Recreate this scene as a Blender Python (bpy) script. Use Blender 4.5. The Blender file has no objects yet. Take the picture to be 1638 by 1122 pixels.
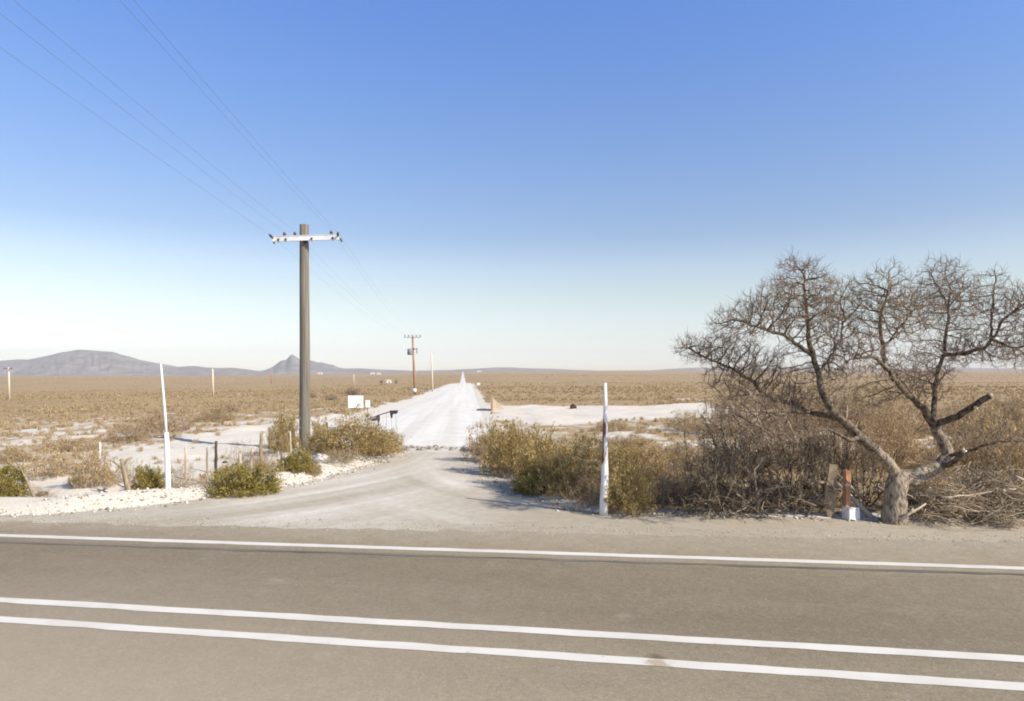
import bpy, math, random
import numpy as np
from mathutils import Vector, Matrix

random.seed(7)
rng = np.random.default_rng(11)
C = bpy.context.scene.collection
sc = bpy.context.scene
F, CU, HV, CH = 1067.0, 819.0, 594.0, 2.6      # focal length in photo pixels, centre column, horizon row, eye height

# ------------------------------------------------------------------ helpers
def sstep(x, a, b):
    t = np.clip((np.asarray(x, float) - a) / (b - a), 0, 1)
    return t * t * (3 - 2 * t)

def P(u, v, y):
    """point at depth y seen at photo pixel u, v"""
    return np.array([(u - CU) / F * y, y, CH - (v - HV) / F * y])

def link(o, parent=None):
    C.objects.link(o)
    if parent is not None:
        o.parent = parent
    return o

def tag(o, label=None, cat=None, group=None, kind=None):
    if label: o['label'] = label
    if cat: o['category'] = cat
    if group: o['group'] = group
    if kind: o['kind'] = kind
    return o

def empty(name, loc, label, cat, group=None):
    o = bpy.data.objects.new(name, None)
    o.empty_display_size = 0.2
    o.location = loc
    C.objects.link(o)
    return tag(o, label, cat, group)

class MB:
    """collects vertices and faces for ONE mesh"""
    def __init__(s):
        s.v = []; s.f = []; s.mi = []; s.n = 0; s.m = 0; s.sm = []
    def add(s, verts, faces, smooth=False):
        verts = np.asarray(verts, float)
        s.v.append(verts)
        b = s.n
        s.f.extend([tuple(i + b for i in f) for f in faces])
        s.mi.extend([s.m] * len(faces)); s.sm.extend([smooth] * len(faces))
        s.n += len(verts)
    def box(s, c, size, rot=None, taper=1.0):
        x, y, z = np.array(size) / 2
        vs = np.array([[-x,-y,-z],[x,-y,-z],[x,y,-z],[-x,y,-z],
                       [-x*taper,-y*taper,z],[x*taper,-y*taper,z],[x*taper,y*taper,z],[-x*taper,y*taper,z]])
        if rot is not None:
            vs = vs @ np.array(rot.to_3x3() if hasattr(rot, 'to_3x3') else rot).T
        s.add(vs + np.array(c), [(0,3,2,1),(4,5,6,7),(0,1,5,4),(1,2,6,5),(2,3,7,6),(3,0,4,7)])
    def tube(s, pts, rad, n=6, cap=True, smooth=True):
        pts = np.asarray(pts, float); k = len(pts)
        rad = np.broadcast_to(np.asarray(rad, float), (k,))
        t = np.gradient(pts, axis=0)
        t /= np.linalg.norm(t, axis=1)[:, None] + 1e-9
        tm = t.mean(0)
        ref = np.array([0.31, 0.95, 0.05]) if abs(tm[2]) > 0.6 * np.linalg.norm(tm) + 1e-9 else np.array([0.05, 0.1, 1.0])
        a = np.cross(t, ref); a /= np.linalg.norm(a, axis=1)[:, None] + 1e-9
        b = np.cross(a, t)
        ang = np.arange(n) * 2 * math.pi / n
        ring = (a[:, None] * np.cos(ang)[None, :, None] + b[:, None] * np.sin(ang)[None, :, None]) * rad[:, None, None] + pts[:, None]
        vs = ring.reshape(-1, 3)
        fs = []
        for i in range(k - 1):
            for j in range(n):
                j2 = (j + 1) % n
                fs.append((i*n+j, i*n+j2, (i+1)*n+j2, (i+1)*n+j))
        s.add(vs, fs, smooth)
        if cap:
            b0 = s.n - len(vs)
            s.f.append(tuple(b0 + (k-1)*n + j for j in range(n))); s.mi.append(s.m); s.sm.append(False)
            s.f.append(tuple(b0 + j for j in reversed(range(n)))); s.mi.append(s.m); s.sm.append(False)
    def build(s, name, mats, parent=None, origin=None):
        me = bpy.data.meshes.new(name)
        v = np.concatenate(s.v) if s.v else np.zeros((0, 3))
        if origin is not None:
            v = v - np.array(origin)
        lens = np.fromiter((len(f) for f in s.f), int, len(s.f))
        flat = np.fromiter((i for f in s.f for i in f), int, int(lens.sum()))
        fill(me, v, flat, lens)
        me.polygons.foreach_set('material_index', np.array(s.mi, dtype=np.int32))
        me.polygons.foreach_set('use_smooth', np.array(s.sm, dtype=bool))
        for m in (mats if isinstance(mats, (list, tuple)) else [mats]):
            me.materials.append(m)
        me.update()
        o = bpy.data.objects.new(name, me)
        link(o, parent)
        if origin is not None and parent is None:
            o.location = origin
        return o

def fill(me, v, flat, lens):
    me.vertices.add(len(v)); me.vertices.foreach_set('co', np.asarray(v, np.float32).ravel())
    me.loops.add(len(flat)); me.loops.foreach_set('vertex_index', np.asarray(flat, np.int32))
    st = np.concatenate([[0], np.cumsum(lens)[:-1]]) if len(lens) else np.zeros(0)
    me.polygons.add(len(lens)); me.polygons.foreach_set('loop_start', st.astype(np.int32))
    me.polygons.foreach_set('loop_total', np.asarray(lens, np.int32))
    me.update(calc_edges=True)

# value noise in numpy (for terrain)
_perm = rng.random((256, 256))
def vnoise(x, y):
    xi = np.floor(x).astype(int); yi = np.floor(y).astype(int)
    fx = x - xi; fy = y - yi
    fx = fx*fx*(3-2*fx); fy = fy*fy*(3-2*fy)
    g = lambda a, b: _perm[a % 256, b % 256]
    return (g(xi,yi)*(1-fx)+g(xi+1,yi)*fx)*(1-fy) + (g(xi,yi+1)*(1-fx)+g(xi+1,yi+1)*fx)*fy
def fbm(x, y, o=4):
    s = 0; a = 0.5; t = 0
    for i in range(o):
        s = s + a * vnoise(x * 2**i + 17*i, y * 2**i + 31*i); t += a; a *= 0.5
    return s / t

# ------------------------------------------------------------------ terrain
def gbase(x, y):
    x = np.asarray(x, float); y = np.asarray(y, float)
    z = np.interp(y, [-1e5, 20, 26, 60, 215, 235, 330, 360, 700, 1e5], [0, 0, -0.02, -0.24, -1.34, -1.52, -3.45, -3.72, -3.72, -3.72])
    z = z - 0.02 * np.clip(-x - 12, 0, 300) * sstep(y, 18, 60)
    ys = np.maximum(y, 1.0)
    u = np.clip(CU + F * x / ys, -900, 2500)
    ve = np.interp(u, [-900, 300, 740, 1000, 1638, 2500], [602.5, 602.5, 594.8, 592.8, 591.8, 591.8])
    ze = CH - (ve - HV) / F * ys
    r = np.hypot(x, y)
    t = sstep(r, 600, 4500) * (y > 1)
    return z * (1 - t) + ze * t

def ray_ground(u, v, zf=None, y0=4.0):
    zf = zf or gbase
    dx = (u - CU) / F; dz = -(v - HV) / F
    y = y0
    while y < 6000:
        if CH + dz * y <= float(zf(dx * y, y)):
            break
        y *= 1.01
    lo, hi = y / 1.01, y
    for _ in range(20):
        m = (lo + hi) / 2
        if CH + dz * m <= float(zf(dx * m, m)): hi = m
        else: lo = m
    return np.array([dx * hi, hi, float(zf(dx * hi, hi))])

def flat(u, v):
    y = F * CH / (v - HV)
    return ((u - CU) / F * y, y)

# apron outline: left edge, right edge, and the highway seam
APL = [flat(*p) for p in [(0,826),(75,823),(150,817),(230,810),(300,801),(370,792),(430,783),(480,774),(520,764),(560,752),(600,739),(625,731),(642,724)]]
APR = [flat(*p) for p in [(757,720),(768,736),(785,752),(808,770),(832,788),(868,804),(905,814),(960,824),(1010,823),(1060,820),(1110,823),(1180,828),(1300,831),(1440,836),(1540,838),(1638,840)]]
sx0, sy0 = flat(0, 835); sx1, sy1 = flat(1638, 868)
SM = (sy1 - sy0) / (sx1 - sx0)
def seam_y(x): return sy0 + SM * (np.asarray(x, float) - sx0)
XL, XR = -60.0, 60.0
apl = [(XL, seam_y(XL) + 0.55)] + [(-25.0, seam_y(-25) + .5)] + APL
apr = APR + [(20.0, seam_y(20) + 1.15), (XR, seam_y(XR) + 1.0)]
APRON = [(XL, seam_y(XL) - 1)] + apl + apr + [(XR, seam_y(XR) - 1)]
def track_r(y): return np.where(np.asarray(y) < 230, -0.93 - 0.0655 * (np.asarray(y) - 22), np.nan)
tyn = np.concatenate([np.linspace(20.5, 60, 40), np.linspace(62, 226, 60)])
TR_R = [(float(-0.93 - 0.0655*(y-22)) + .12*math.sin(y*.5), float(y)) for y in tyn]
TR_L = [(float(-0.93 - 0.0655*(y-22)) - 5.6 + .15*math.sin(y*.37+1), float(y)) for y in tyn]
TRACK = TR_L + TR_R[::-1]

def seg_dist(x, y, poly, closed=True):
    d = np.full(x.shape, 1e9)
    n = len(poly)
    for i in range(n if closed else n - 1):
        ax, ay = poly[i]; bx, by = poly[(i + 1) % n]
        dx, dy = bx - ax, by - ay
        L = dx*dx + dy*dy + 1e-12
        t = np.clip(((x - ax)*dx + (y - ay)*dy) / L, 0, 1)
        d = np.minimum(d, np.hypot(x - ax - t*dx, y - ay - t*dy))
    return d
def inside(x, y, poly):
    r = np.zeros(x.shape, bool); n = len(poly)
    for i in range(n):
        ax, ay = poly[i]; bx, by = poly[(i + 1) % n]
        c = ((ay > y) != (by > y)) & (x < (bx - ax) * (y - ay) / (by - ay + 1e-12) + ax)
        r ^= c
    return r
def outside_dist(x, y):
    """metres outside the paved and driven surfaces, negative inside"""
    x = np.asarray(x, float); y = np.asarray(y, float)
    d = np.full(x.shape, 50.0)
    near = (np.abs(x) < 90) & (y < 245)
    xn, yn = x[near], y[near]
    da = seg_dist(xn, yn, APRON); da[inside(xn, yn, APRON)] *= -1
    dt = seg_dist(xn, yn, TRACK); dt[inside(xn, yn, TRACK)] *= -1
    dh = yn - seam_y(xn)
    d[near] = np.minimum(np.minimum(da, dt), dh)
    far = (y >= 225) & (y < 6000)
    c = (740.5 - CU) / F * y
    w = 1.5 + y * 0.0005
    d = np.where(far, np.abs(x - c) - w, d)
    return d
def gz(x, y):
    """final ground height"""
    x = np.atleast_1d(np.asarray(x, float)); y = np.atleast_1d(np.asarray(y, float))
    d = outside_dist(x, y)
    base = gbase(x, y)
    amp = sstep(d, 0.0, 0.45)
    left = sstep(-x, 2, 5)
    n1 = fbm(x * 0.55 + 3, y * 0.55 + 9, 4); n2 = fbm(x * 2.3, y * 2.3, 3)
    fade = 1 - sstep(np.hypot(x, y), 60, 150)
    berm = (0.05 + 0.11 * left) * np.exp(-((d - 0.75) / 0.55)**2) * (0.35 + 1.3 * n1) * (y < 24)
    bump = (n1 - 0.4) * 0.30 * sstep(d, .5, 2.5) * fade + (n2 - .5) * 0.07 * sstep(d, .1, 1.0) * fade
    # spoil ridge on the near side of the pale track left of the pole
    h = -0.035 + 0.05 * amp + berm + bump + (n2 - .5) * .03 * amp * fade
    return base + np.where(d < 0, -0.035 - 0.25 * sstep(-d, .5, 2) * (y < 14) - np.where(y > 60, 0.25, 0) * sstep(-d, 0, .6), h)
def gz1(x, y): return float(gz(x, y)[0])
def G(u, v):
    p = ray_ground(u, v)
    return np.array([p[0], p[1], gz1(p[0], p[1])])

# ------------------------------------------------------------------ materials
def nodes(name):
    m = bpy.data.materials.new(name); m.use_nodes = True
    nt = m.node_tree; b = nt.nodes['Principled BSDF']
    b.inputs['Roughness'].default_value = 0.9
    b.inputs['Specular IOR Level'].default_value = 0.2
    return m, nt, b
def N(nt, t, **kw):
    n = nt.nodes.new(t)
    for k, v in kw.items():
        if k in n.inputs: n.inputs[k].default_value = v
        else: setattr(n, k, v)
    return n
def ramp(nt, fac, stops, interp='LINEAR'):
    r = nt.nodes.new('ShaderNodeValToRGB'); r.color_ramp.interpolation = interp
    e = r.color_ramp.elements
    while len(e) < len(stops): e.new(0.5)
    for el, (p, c) in zip(e, stops):
        el.position = p
        el.color = (*c, 1) if hasattr(c, '__len__') else (c, c, c, 1)
    nt.links.new(fac, r.inputs[0]); return r.outputs[0]
def mixc(nt, fac, a, b, mode='MIX'):
    n = nt.nodes.new('ShaderNodeMix'); n.data_type = 'RGBA'; n.blend_type = mode
    for s, val in ((n.inputs[0], fac), (n.inputs[6], a), (n.inputs[7], b)):
        if hasattr(val, 'links') or isinstance(val, bpy.types.NodeSocket): nt.links.new(val, s)
        elif hasattr(val, '__len__'): s.default_value = (*val, 1) if len(val) == 3 else val
        else: s.default_value = val
    return n.outputs[2]
def math_(nt, op, a, b=0.0, c=None, clamp=False):
    n = nt.nodes.new('ShaderNodeMath'); n.operation = op; n.use_clamp = clamp
    for i, val in enumerate((a, b) if c is None else (a, b, c)):
        if isinstance(val, bpy.types.NodeSocket): nt.links.new(val, n.inputs[i])
        else: n.inputs[i].default_value = val
    return n.outputs[0]
def coords(nt, scale=(1,1,1), rot=(0,0,0), kind='Object'):
    tc = nt.nodes.new('ShaderNodeTexCoord'); mp = nt.nodes.new('ShaderNodeMapping')
    mp.inputs['Scale'].default_value = scale; mp.inputs['Rotation'].default_value = rot
    nt.links.new(tc.outputs[kind], mp.inputs[0])
    if any(rot) and scale != (1, 1, 1):
        mp.inputs['Scale'].default_value = (1, 1, 1)
        m2 = nt.nodes.new('ShaderNodeMapping'); m2.inputs['Scale'].default_value = scale
        nt.links.new(mp.outputs[0], m2.inputs[0]); return m2.outputs[0]
    return mp.outputs[0]
def polar(nt, c, kr, ka):
    """coordinates swept round the point c: (radius, angle)"""
    tc = nt.nodes.new('ShaderNodeTexCoord'); se = nt.nodes.new('ShaderNodeSeparateXYZ'); nt.links.new(tc.outputs['Object'], se.inputs[0])
    dx = math_(nt, 'SUBTRACT', se.outputs[0], c[0]); dy = math_(nt, 'SUBTRACT', se.outputs[1], c[1])
    r = math_(nt, 'SQRT', math_(nt, 'ADD', math_(nt, 'MULTIPLY', dx, dx), math_(nt, 'MULTIPLY', dy, dy)))
    a = math_(nt, 'ARCTAN2', dx, dy)
    cb = nt.nodes.new('ShaderNodeCombineXYZ'); nt.links.new(math_(nt, 'MULTIPLY', r, kr), cb.inputs[0]); nt.links.new(math_(nt, 'MULTIPLY', a, ka), cb.inputs[1])
    return cb.outputs[0]
STAIN = None
def stain(nt, c, rad, v):
    d = nt.nodes.new('ShaderNodeVectorMath'); d.operation = 'DISTANCE'; nt.links.new(v, d.inputs[0]); d.inputs[1].default_value = (c[0], c[1], 0)
    k = math_(nt, 'ADD', math_(nt, 'DIVIDE', d.outputs['Value'], rad), math_(nt, 'MULTIPLY', math_(nt, 'SUBTRACT', noise(nt, v, 14, 4, .7), .5), 2.2))
    return ramp(nt, k, [(0.45, 0.75), (1.0, 0.0)])
def noise(nt, vec, scale, detail=5, rough=0.6, dist=0.0):
    n = N(nt, 'ShaderNodeTexNoise', Scale=scale, Detail=detail, Roughness=rough, Distortion=dist)
    nt.links.new(vec, n.inputs['Vector']); return n.outputs[0]
def bump(nt, b, h, strength=0.3, dist=0.02):
    n = N(nt, 'ShaderNodeBump', Strength=strength, Distance=dist)
    nt.links.new(h, n.inputs['Height']); nt.links.new(n.outputs[0], b.inputs['Normal'])

def simple(name, c1, c2, scale=6, stretch=(1,1,1), rough=0.85, bstr=0.25, bdist=0.01, lo=.35, hi=.65, spec=0.2):
    m, nt, b = nodes(name)
    v = coords(nt, stretch); n = noise(nt, v, scale)
    nt.links.new(ramp(nt, n, [(lo, c1), (hi, c2)]), b.inputs['Base Color'])
    b.inputs['Roughness'].default_value = rough
    b.inputs['Specular IOR Level'].default_value = spec
    if bstr: bump(nt, b, n, bstr, bdist)
    return m

def island(name, stops, rough=0.8, translucent=0.0):
    m, nt, b = nodes(name)
    g = nt.nodes.new('ShaderNodeNewGeometry')
    col = ramp(nt, g.outputs['Random Per Island'], stops)
    nt.links.new(col, b.inputs['Base Color'])
    b.inputs['Roughness'].default_value = rough
    b.inputs['Specular IOR Level'].default_value = 0.12
    if translucent:
        t = nt.nodes.new('ShaderNodeBsdfTranslucent'); nt.links.new(col, t.inputs[0])
        mx = nt.nodes.new('ShaderNodeMixShader'); mx.inputs[0].default_value = translucent
        nt.links.new(b.outputs[0], mx.inputs[1]); nt.links.new(t.outputs[0], mx.inputs[2])
        nt.links.new(mx.outputs[0], nt.nodes['Material Output'].inputs[0])
    return m

WHITE = (0.66, 0.62, 0.55); PALE = (0.60, 0.525, 0.42); TAN = (0.385, 0.278, 0.152); BROWN = (0.32, 0.222, 0.115)

def ground_mat():
    m, nt, b = nodes('desert_soil')
    a = nt.nodes.new('ShaderNodeAttribute'); a.attribute_name = 'pale'
    v = coords(nt)
    n1 = noise(nt, v, 0.55, 6, 0.62); n2 = noise(nt, v, 3.2, 6, 0.65); n3 = noise(nt, v, 0.035, 4, 0.55)
    n4 = noise(nt, v, 18, 4, 0.7)
    mixn = math_(nt, 'ADD', math_(nt, 'MULTIPLY', n1, 0.65), math_(nt, 'MULTIPLY', n2, 0.35))
    k = math_(nt, 'ADD', a.outputs['Fac'], math_(nt, 'MULTIPLY', math_(nt, 'SUBTRACT', mixn, 0.5), 1.9))
    fac = ramp(nt, k, [(0.38, 0.0), (0.62, 1.0)])
    dark = ramp(nt, n3, [(0.35, BROWN), (0.62, TAN)])
    # horizontal drifts in the far plain
    n5 = noise(nt, coords(nt, (0.0022, 0.016, 1)), 1.0, 5, 0.6)
    dark = mixc(nt, ramp(nt, n5, [(0.45, 0.0), (0.72, 0.5)]), dark, (0.43, 0.32, 0.19))
    dark = mixc(nt, ramp(nt, n2, [(0.35, 0.25), (0.6, 0.0)]), dark, (0.26, 0.19, 0.11))
    light = mixc(nt, ramp(nt, n2, [(0.3, 0.0), (0.75, 1.0)]), (0.60, 0.53, 0.43), WHITE)
    col = mixc(nt, fac, dark, light)
    col = mixc(nt, ramp(nt, n4, [(0.32, 0.6), (0.46, 0.0)]), col, (0.42, 0.35, 0.26))
    nt.links.new(col, b.inputs['Base Color'])
    b.inputs['Roughness'].default_value = 1.0; b.inputs['Specular IOR Level'].default_value = 0.05
    bump(nt, b, math_(nt, 'ADD', n2, math_(nt, 'MULTIPLY', n4, 0.4)), 0.5, 0.06)
    return m

def asphalt_mat(name='asphalt'):
    m, nt, b = nodes(name)
    ang = -math.atan(-0.138)
    v = coords(nt, (1, 1, 1), (0, 0, ang))
    vs = coords(nt, (0.05, 1.0, 1), (0, 0, ang))
    ln = noise(nt, vs, 1.0, 4, 0.5)
    big = noise(nt, v, 0.35, 5, 0.6, 0.4)
    fine = noise(nt, v, 55, 3, 0.8)
    peb = N(nt, 'ShaderNodeTexVoronoi', Scale=85.0); nt.links.new(v, peb.inputs['Vector'])
    col = ramp(nt, math_(nt, 'ADD', math_(nt, 'MULTIPLY', ln, 0.6), math_(nt, 'MULTIPLY', big, 0.4)),
               [(0.34, (0.192, 0.157, 0.105)), (0.52, (0.217, 0.178, 0.120)), (0.68, (0.248, 0.205, 0.140))])
    # wheel path wear: broad bands across the carriageway
    sep = nt.nodes.new('ShaderNodeSeparateXYZ'); nt.links.new(v, sep.inputs[0])
    band = ramp(nt, math_(nt, 'DIVIDE', sep.outputs[1], 12.0),
                [(0.0, (1.36,)*3), (0.42, (1.34,)*3), (0.49, (1.20,)*3), (0.53, (1.08,)*3), (0.58, (.97,)*3), (0.66, (.96,)*3), (.69, (1.05,)*3), (0.735, (1.05,)*3), (0.755, (1.0,)*3), (0.785, (1.28,)*3), (0.84, (1.40,)*3)])
    col = mixc(nt, 1.0, col, band, 'MULTIPLY')
    col = mixc(nt, 1.0, col, ramp(nt, fine, [(0.3, (.78,)*3), (0.7, (1.20,)*3)]), 'MULTIPLY')
    col = mixc(nt, ramp(nt, noise(nt, v, 2.3, 6, .75, .6), [(0.66, 0.0), (0.78, 0.45)]), col, (0.14, 0.13, 0.11))
    col = mixc(nt, ramp(nt, noise(nt, v, 1.1, 6, .7, .3), [(0.60, 0.0), (0.8, 0.5)]), col, (0.40, 0.37, 0.31))
    # grit washed over the shoulder from the driveway side
    sh = math_(nt, 'ADD', math_(nt, 'DIVIDE', sep.outputs[1], 12.0), math_(nt, 'MULTIPLY', math_(nt, 'SUBTRACT', noise(nt, v, 1.6, 6, .7, .5), .5), .22))
    col = mixc(nt, ramp(nt, sh, [(0.80, 0.0), (0.90, 0.85)]), col, (0.335, 0.288, 0.215))
    col = mixc(nt, 1.0, col, ramp(nt, noise(nt, v, 13, 4, .7), [(0.3, (.90,)*3), (0.7, (1.10,)*3)]), 'MULTIPLY')
    col = mixc(nt, 1.0, col, ramp(nt, noise(nt, v, 3.5, 5, .65), [(0.3, (.93,)*3), (0.7, (1.07,)*3)]), 'MULTIPLY')
    sp = N(nt, 'ShaderNodeTexVoronoi', Scale=46.0); nt.links.new(v, sp.inputs['Vector'])
    spx = nt.nodes.new('ShaderNodeSeparateXYZ'); nt.links.new(sp.outputs['Color'], spx.inputs[0])
    col = mixc(nt, 1.0, col, ramp(nt, spx.outputs[0], [(0.0, (.86,)*3), (.25, (.97,)*3), (.75, (1.02,)*3), (1.0, (1.16,)*3)]), 'MULTIPLY')
    # dust tracked out of the driveway lies thicker on the near lane towards the left
    dd = nt.nodes.new('ShaderNodeVectorMath'); dd.operation = 'DISTANCE'; nt.links.new(coords(nt, (1, 1.6, 1)), dd.inputs[0]); dd.inputs[1].default_value = (-5.5, 4.6 * 1.6, 0)
    dk = math_(nt, 'ADD', math_(nt, 'DIVIDE', dd.outputs['Value'], 9.0), math_(nt, 'MULTIPLY', math_(nt, 'SUBTRACT', big, .5), .8))
    col = mixc(nt, ramp(nt, dk, [(0.1, 0.55), (0.9, 0.0)]), col, (0.41, 0.345, 0.26))
    col = mixc(nt, stain(nt, flat(1050, 1052), .11, coords(nt)), col, (0.14, 0.10, 0.055))
    nt.links.new(col, b.inputs['Base Color'])
    b.inputs['Roughness'].default_value = 0.88; b.inputs['Specular IOR Level'].default_value = 0.18
    bump(nt, b, peb.outputs[0], 0.25, 0.006)
    return m

def apron_mat():
    m, nt, b = nodes('packed_grit')
    v = coords(nt)
    n1 = noise(nt, v, 0.6, 6, 0.62, 0.5); n2 = noise(nt, v, 5, 6, 0.7)
    # tyre sweeps curving out of the driveway, to the left and to the right
    sa = noise(nt, polar(nt, (-11.5, 20.5), 1.1, .45), 1.0, 5, 0.62, 0.5); sb = noise(nt, polar(nt, (7.0, 20.5), .9, .45), 1.0, 5, 0.62, 0.6)
    sx = nt.nodes.new('ShaderNodeSeparateXYZ'); nt.links.new(v, sx.inputs[0])
    st = mixc(nt, ramp(nt, math_(nt, 'ADD', math_(nt, 'DIVIDE', math_(nt, 'ADD', sx.outputs[0], 5.0), 6.0), math_(nt, 'MULTIPLY', math_(nt, 'SUBTRACT', n1, .5), .8)), [(0.2, 0.0), (0.8, 1.0)]), sa, sb)
    st2 = noise(nt, coords(nt, (0.25, 0.9, 1), (0, 0, 0.13)), 1.0, 5, 0.6, 0.6)
    a = nt.nodes.new('ShaderNodeAttribute'); a.attribute_name = 'pale'
    base = mixc(nt, math_(nt, 'MULTIPLY', st, 1.0), (0.325, 0.28, 0.205), (0.455, 0.402, 0.315))
    base = mixc(nt, ramp(nt, st2, [(0.35, .35), (0.6, 0.0)]), base, (0.34, 0.275, 0.195))
    lightc = mixc(nt, ramp(nt, st, [(0.35, 0.0), (0.65, 1.0)]), (0.40, 0.348, 0.268), (0.62, 0.57, 0.49))
    k = math_(nt, 'ADD', a.outputs['Fac'], math_(nt, 'MULTIPLY', math_(nt, 'SUBTRACT', n1, 0.5), 0.9))
    col = mixc(nt, ramp(nt, k, [(0.25, 0.0), (0.95, 1.0)]), base, lightc)
    col = mixc(nt, 1.0, col, ramp(nt, n2, [(0.3, (.88,)*3), (0.7, (1.1,)*3)]), 'MULTIPLY')
    col = mixc(nt, ramp(nt, noise(nt, v, 40, 3, .8), [(0.62, 0.0), (0.72, 0.5)]), col, (0.6, 0.56, 0.48))
    nt.links.new(col, b.inputs['Base Color']); b.inputs['Roughness'].default_value = 0.95
    b.inputs['Specular IOR Level'].default_value = 0.1
    bump(nt, b, n2, 0.4, 0.02)
    return m

def track_mat():
    m, nt, b = nodes('white_caliche')
    v = coords(nt); n1 = noise(nt, v, 0.9, 6, 0.65)
    st = noise(nt, coords(nt, (1.6, 0.05, 1), (0, 0, -0.065)), 1.0, 4, 0.55)
    col = ramp(nt, math_(nt, 'ADD', math_(nt, 'MULTIPLY', n1, .5), math_(nt, 'MULTIPLY', st, .5)),
               [(0.38, (0.60, 0.565, 0.505)), (0.55, (0.70, 0.672, 0.615))])
    se = nt.nodes.new('ShaderNodeSeparateXYZ'); nt.links.new(v, se.inputs[0])
    k = math_(nt, 'ADD', math_(nt, 'DIVIDE', math_(nt, 'SUBTRACT', se.outputs[1], 21.0), 3.5), math_(nt, 'MULTIPLY', math_(nt, 'SUBTRACT', n1, .5), 1.6))
    col = mixc(nt, ramp(nt, k, [(0.0, 1.0), (0.8, 0.0)]), col, (0.48, 0.435, 0.36))
    rut = noise(nt, coords(nt, (0.9, 0.012, 1), (0, 0, -0.065)), 1.0, 3, 0.5)
    col = mixc(nt, ramp(nt, rut, [(0.50, 0.0), (0.64, 0.35)]), col, (0.52, 0.475, 0.40))
    nt.links.new(col, b.inputs['Base Color']); b.inputs['Roughness'].default_value = 1.0
    b.inputs['Specular IOR Level'].default_value = 0.05
    bump(nt, b, n1, 0.35, 0.04)
    return m

def paint_mat():
    m, nt, b = nodes('road_paint')
    v = coords(nt)
    n = noise(nt, v, 9, 7, 0.75); n2 = noise(nt, v, 1.2, 4, .6)
    col = mixc(nt, ramp(nt, n, [(0.27, .9), (0.37, 0.0)]), mixc(nt, ramp(nt, n2, [(.35, .5), (.6, 0.0)]), (0.67, 0.635, 0.565), (0.52, 0.48, 0.41)), (0.30, 0.27, 0.22))
    col = mixc(nt, stain(nt, flat(1052, 1062), .13, coords(nt)), col, (0.36, 0.27, 0.17))
    nt.links.new(col, b.inputs['Base Color']); b.inputs['Roughness'].default_value = 0.7
    return m

M = {}
M['ground'] = ground_mat(); M['asphalt'] = asphalt_mat(); M['apron'] = apron_mat(); M['track'] = track_mat(); M['paint'] = paint_mat()
M['tar'] = simple('tar_seam', (0.10, 0.093, 0.08), (0.19, 0.175, 0.15), 3, (0.3, 3, 1), .8)
M['hill'] = simple('hill_rock', (0.16, 0.14, 0.12), (0.30, 0.265, 0.22), 0.009, (1, 1, 2.2), 1.0, 0.6, 12)
M['pole'] = simple('weathered_pole', (0.115, 0.10, 0.076), (0.26, 0.23, 0.184), 6, (4, 4, 0.10), .9, .8, .03, .3, .66)
M['arm'] = simple('galvanised_arm', (0.70, 0.70, 0.69), (0.82, 0.82, 0.81), 3, (1, 1, 1), .55, .1, .005)
M['dark_metal'] = simple('dark_metal', (0.025, 0.025, 0.027), (0.07, 0.065, 0.06), 8, (1, 1, 1), .6, .1, .005)
M['ceramic'] = simple('brown_ceramic', (0.05, 0.04, 0.035), (0.09, 0.07, 0.06), 8, (1,1,1), .3, 0, spec=.5)
M['wire'] = simple('aluminium_wire', (0.16, 0.165, 0.18), (0.24, 0.25, 0.27), 2, (1,1,1), .6, 0)
M['brown_pole'] = simple('brown_timber', (0.30, 0.17, 0.09), (0.46, 0.30, 0.19), 4, (3, 3, .2), .9, .4, .02)
M['pale_pole'] = simple('pale_timber', (0.56, 0.45, 0.34), (0.72, 0.61, 0.49), 4, (3, 3, .2), .9, .4, .02)
M['grey_metal'] = simple('grey_tank', (0.18, 0.20, 0.22), (0.28, 0.30, 0.32), 4, (1,1,1), .5, .1, .005)
M['whitewash'] = simple('whitewash', (0.60, 0.585, 0.56), (0.82, 0.815, 0.80), 7, (2, 2, .8), .8, .35, .01, .25, .45)
M['white'] = simple('white_sheet', (0.74, 0.735, 0.72), (0.83, 0.83, 0.82), 3, (1,1,1), .6, .05, .005)
M['grey_wood'] = simple('grey_wood', (0.22, 0.165, 0.105), (0.37, 0.29, 0.195), 6, (6, 6, .5), .9, .6, .01)
M['pale_wood'] = simple('bleached_wood', (0.42, 0.34, 0.25), (0.62, 0.53, 0.42), 6, (5, 5, .5), .9, .5, .01)
M['dark_wood'] = simple('dark_wood', (0.045, 0.038, 0.03), (0.11, 0.09, 0.07), 6, (5, 5, .5), .9, .5, .01)
M['red_wood'] = simple('red_brown_paint', (0.38, 0.185, 0.095), (0.52, 0.275, 0.155), 9, (4, 4, .6), .8, .4, .01)
M['bark'] = simple('mesquite_bark', (0.12, 0.09, 0.062), (0.47, 0.385, 0.28), 11, (2.2, 2.2, .8), .95, 1.0, .05, .36, .62)
M['dark_bark'] = simple('limb_bark', (0.06, 0.045, 0.034), (0.30, 0.235, 0.165), 11, (1.6, 1.6, 1.2), .95, 1.0, .05, .38, .68)
M['cut'] = simple('sawn_wood', (0.62, 0.50, 0.35), (0.75, 0.64, 0.48), 9, (1,1,1), .9, .2, .01)
M['twig'] = island('bare_twig', [(0.0, (0.12, 0.085, 0.060)), (0.5, (0.27, 0.20, 0.142)), (1.0, (0.50, 0.39, 0.28))])
M['rust_twig'] = island('rusty_twig', [(0.0, (0.19, 0.12, 0.07)), (0.6, (0.38, 0.265, 0.155)), (1.0, (0.56, 0.42, 0.27))])
M['grey_twig'] = island('grey_twig', [(0.0, (0.045, 0.034, 0.025)), (0.55, (0.15, 0.115, 0.08)), (1.0, (0.52, 0.42, 0.30))])
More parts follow.
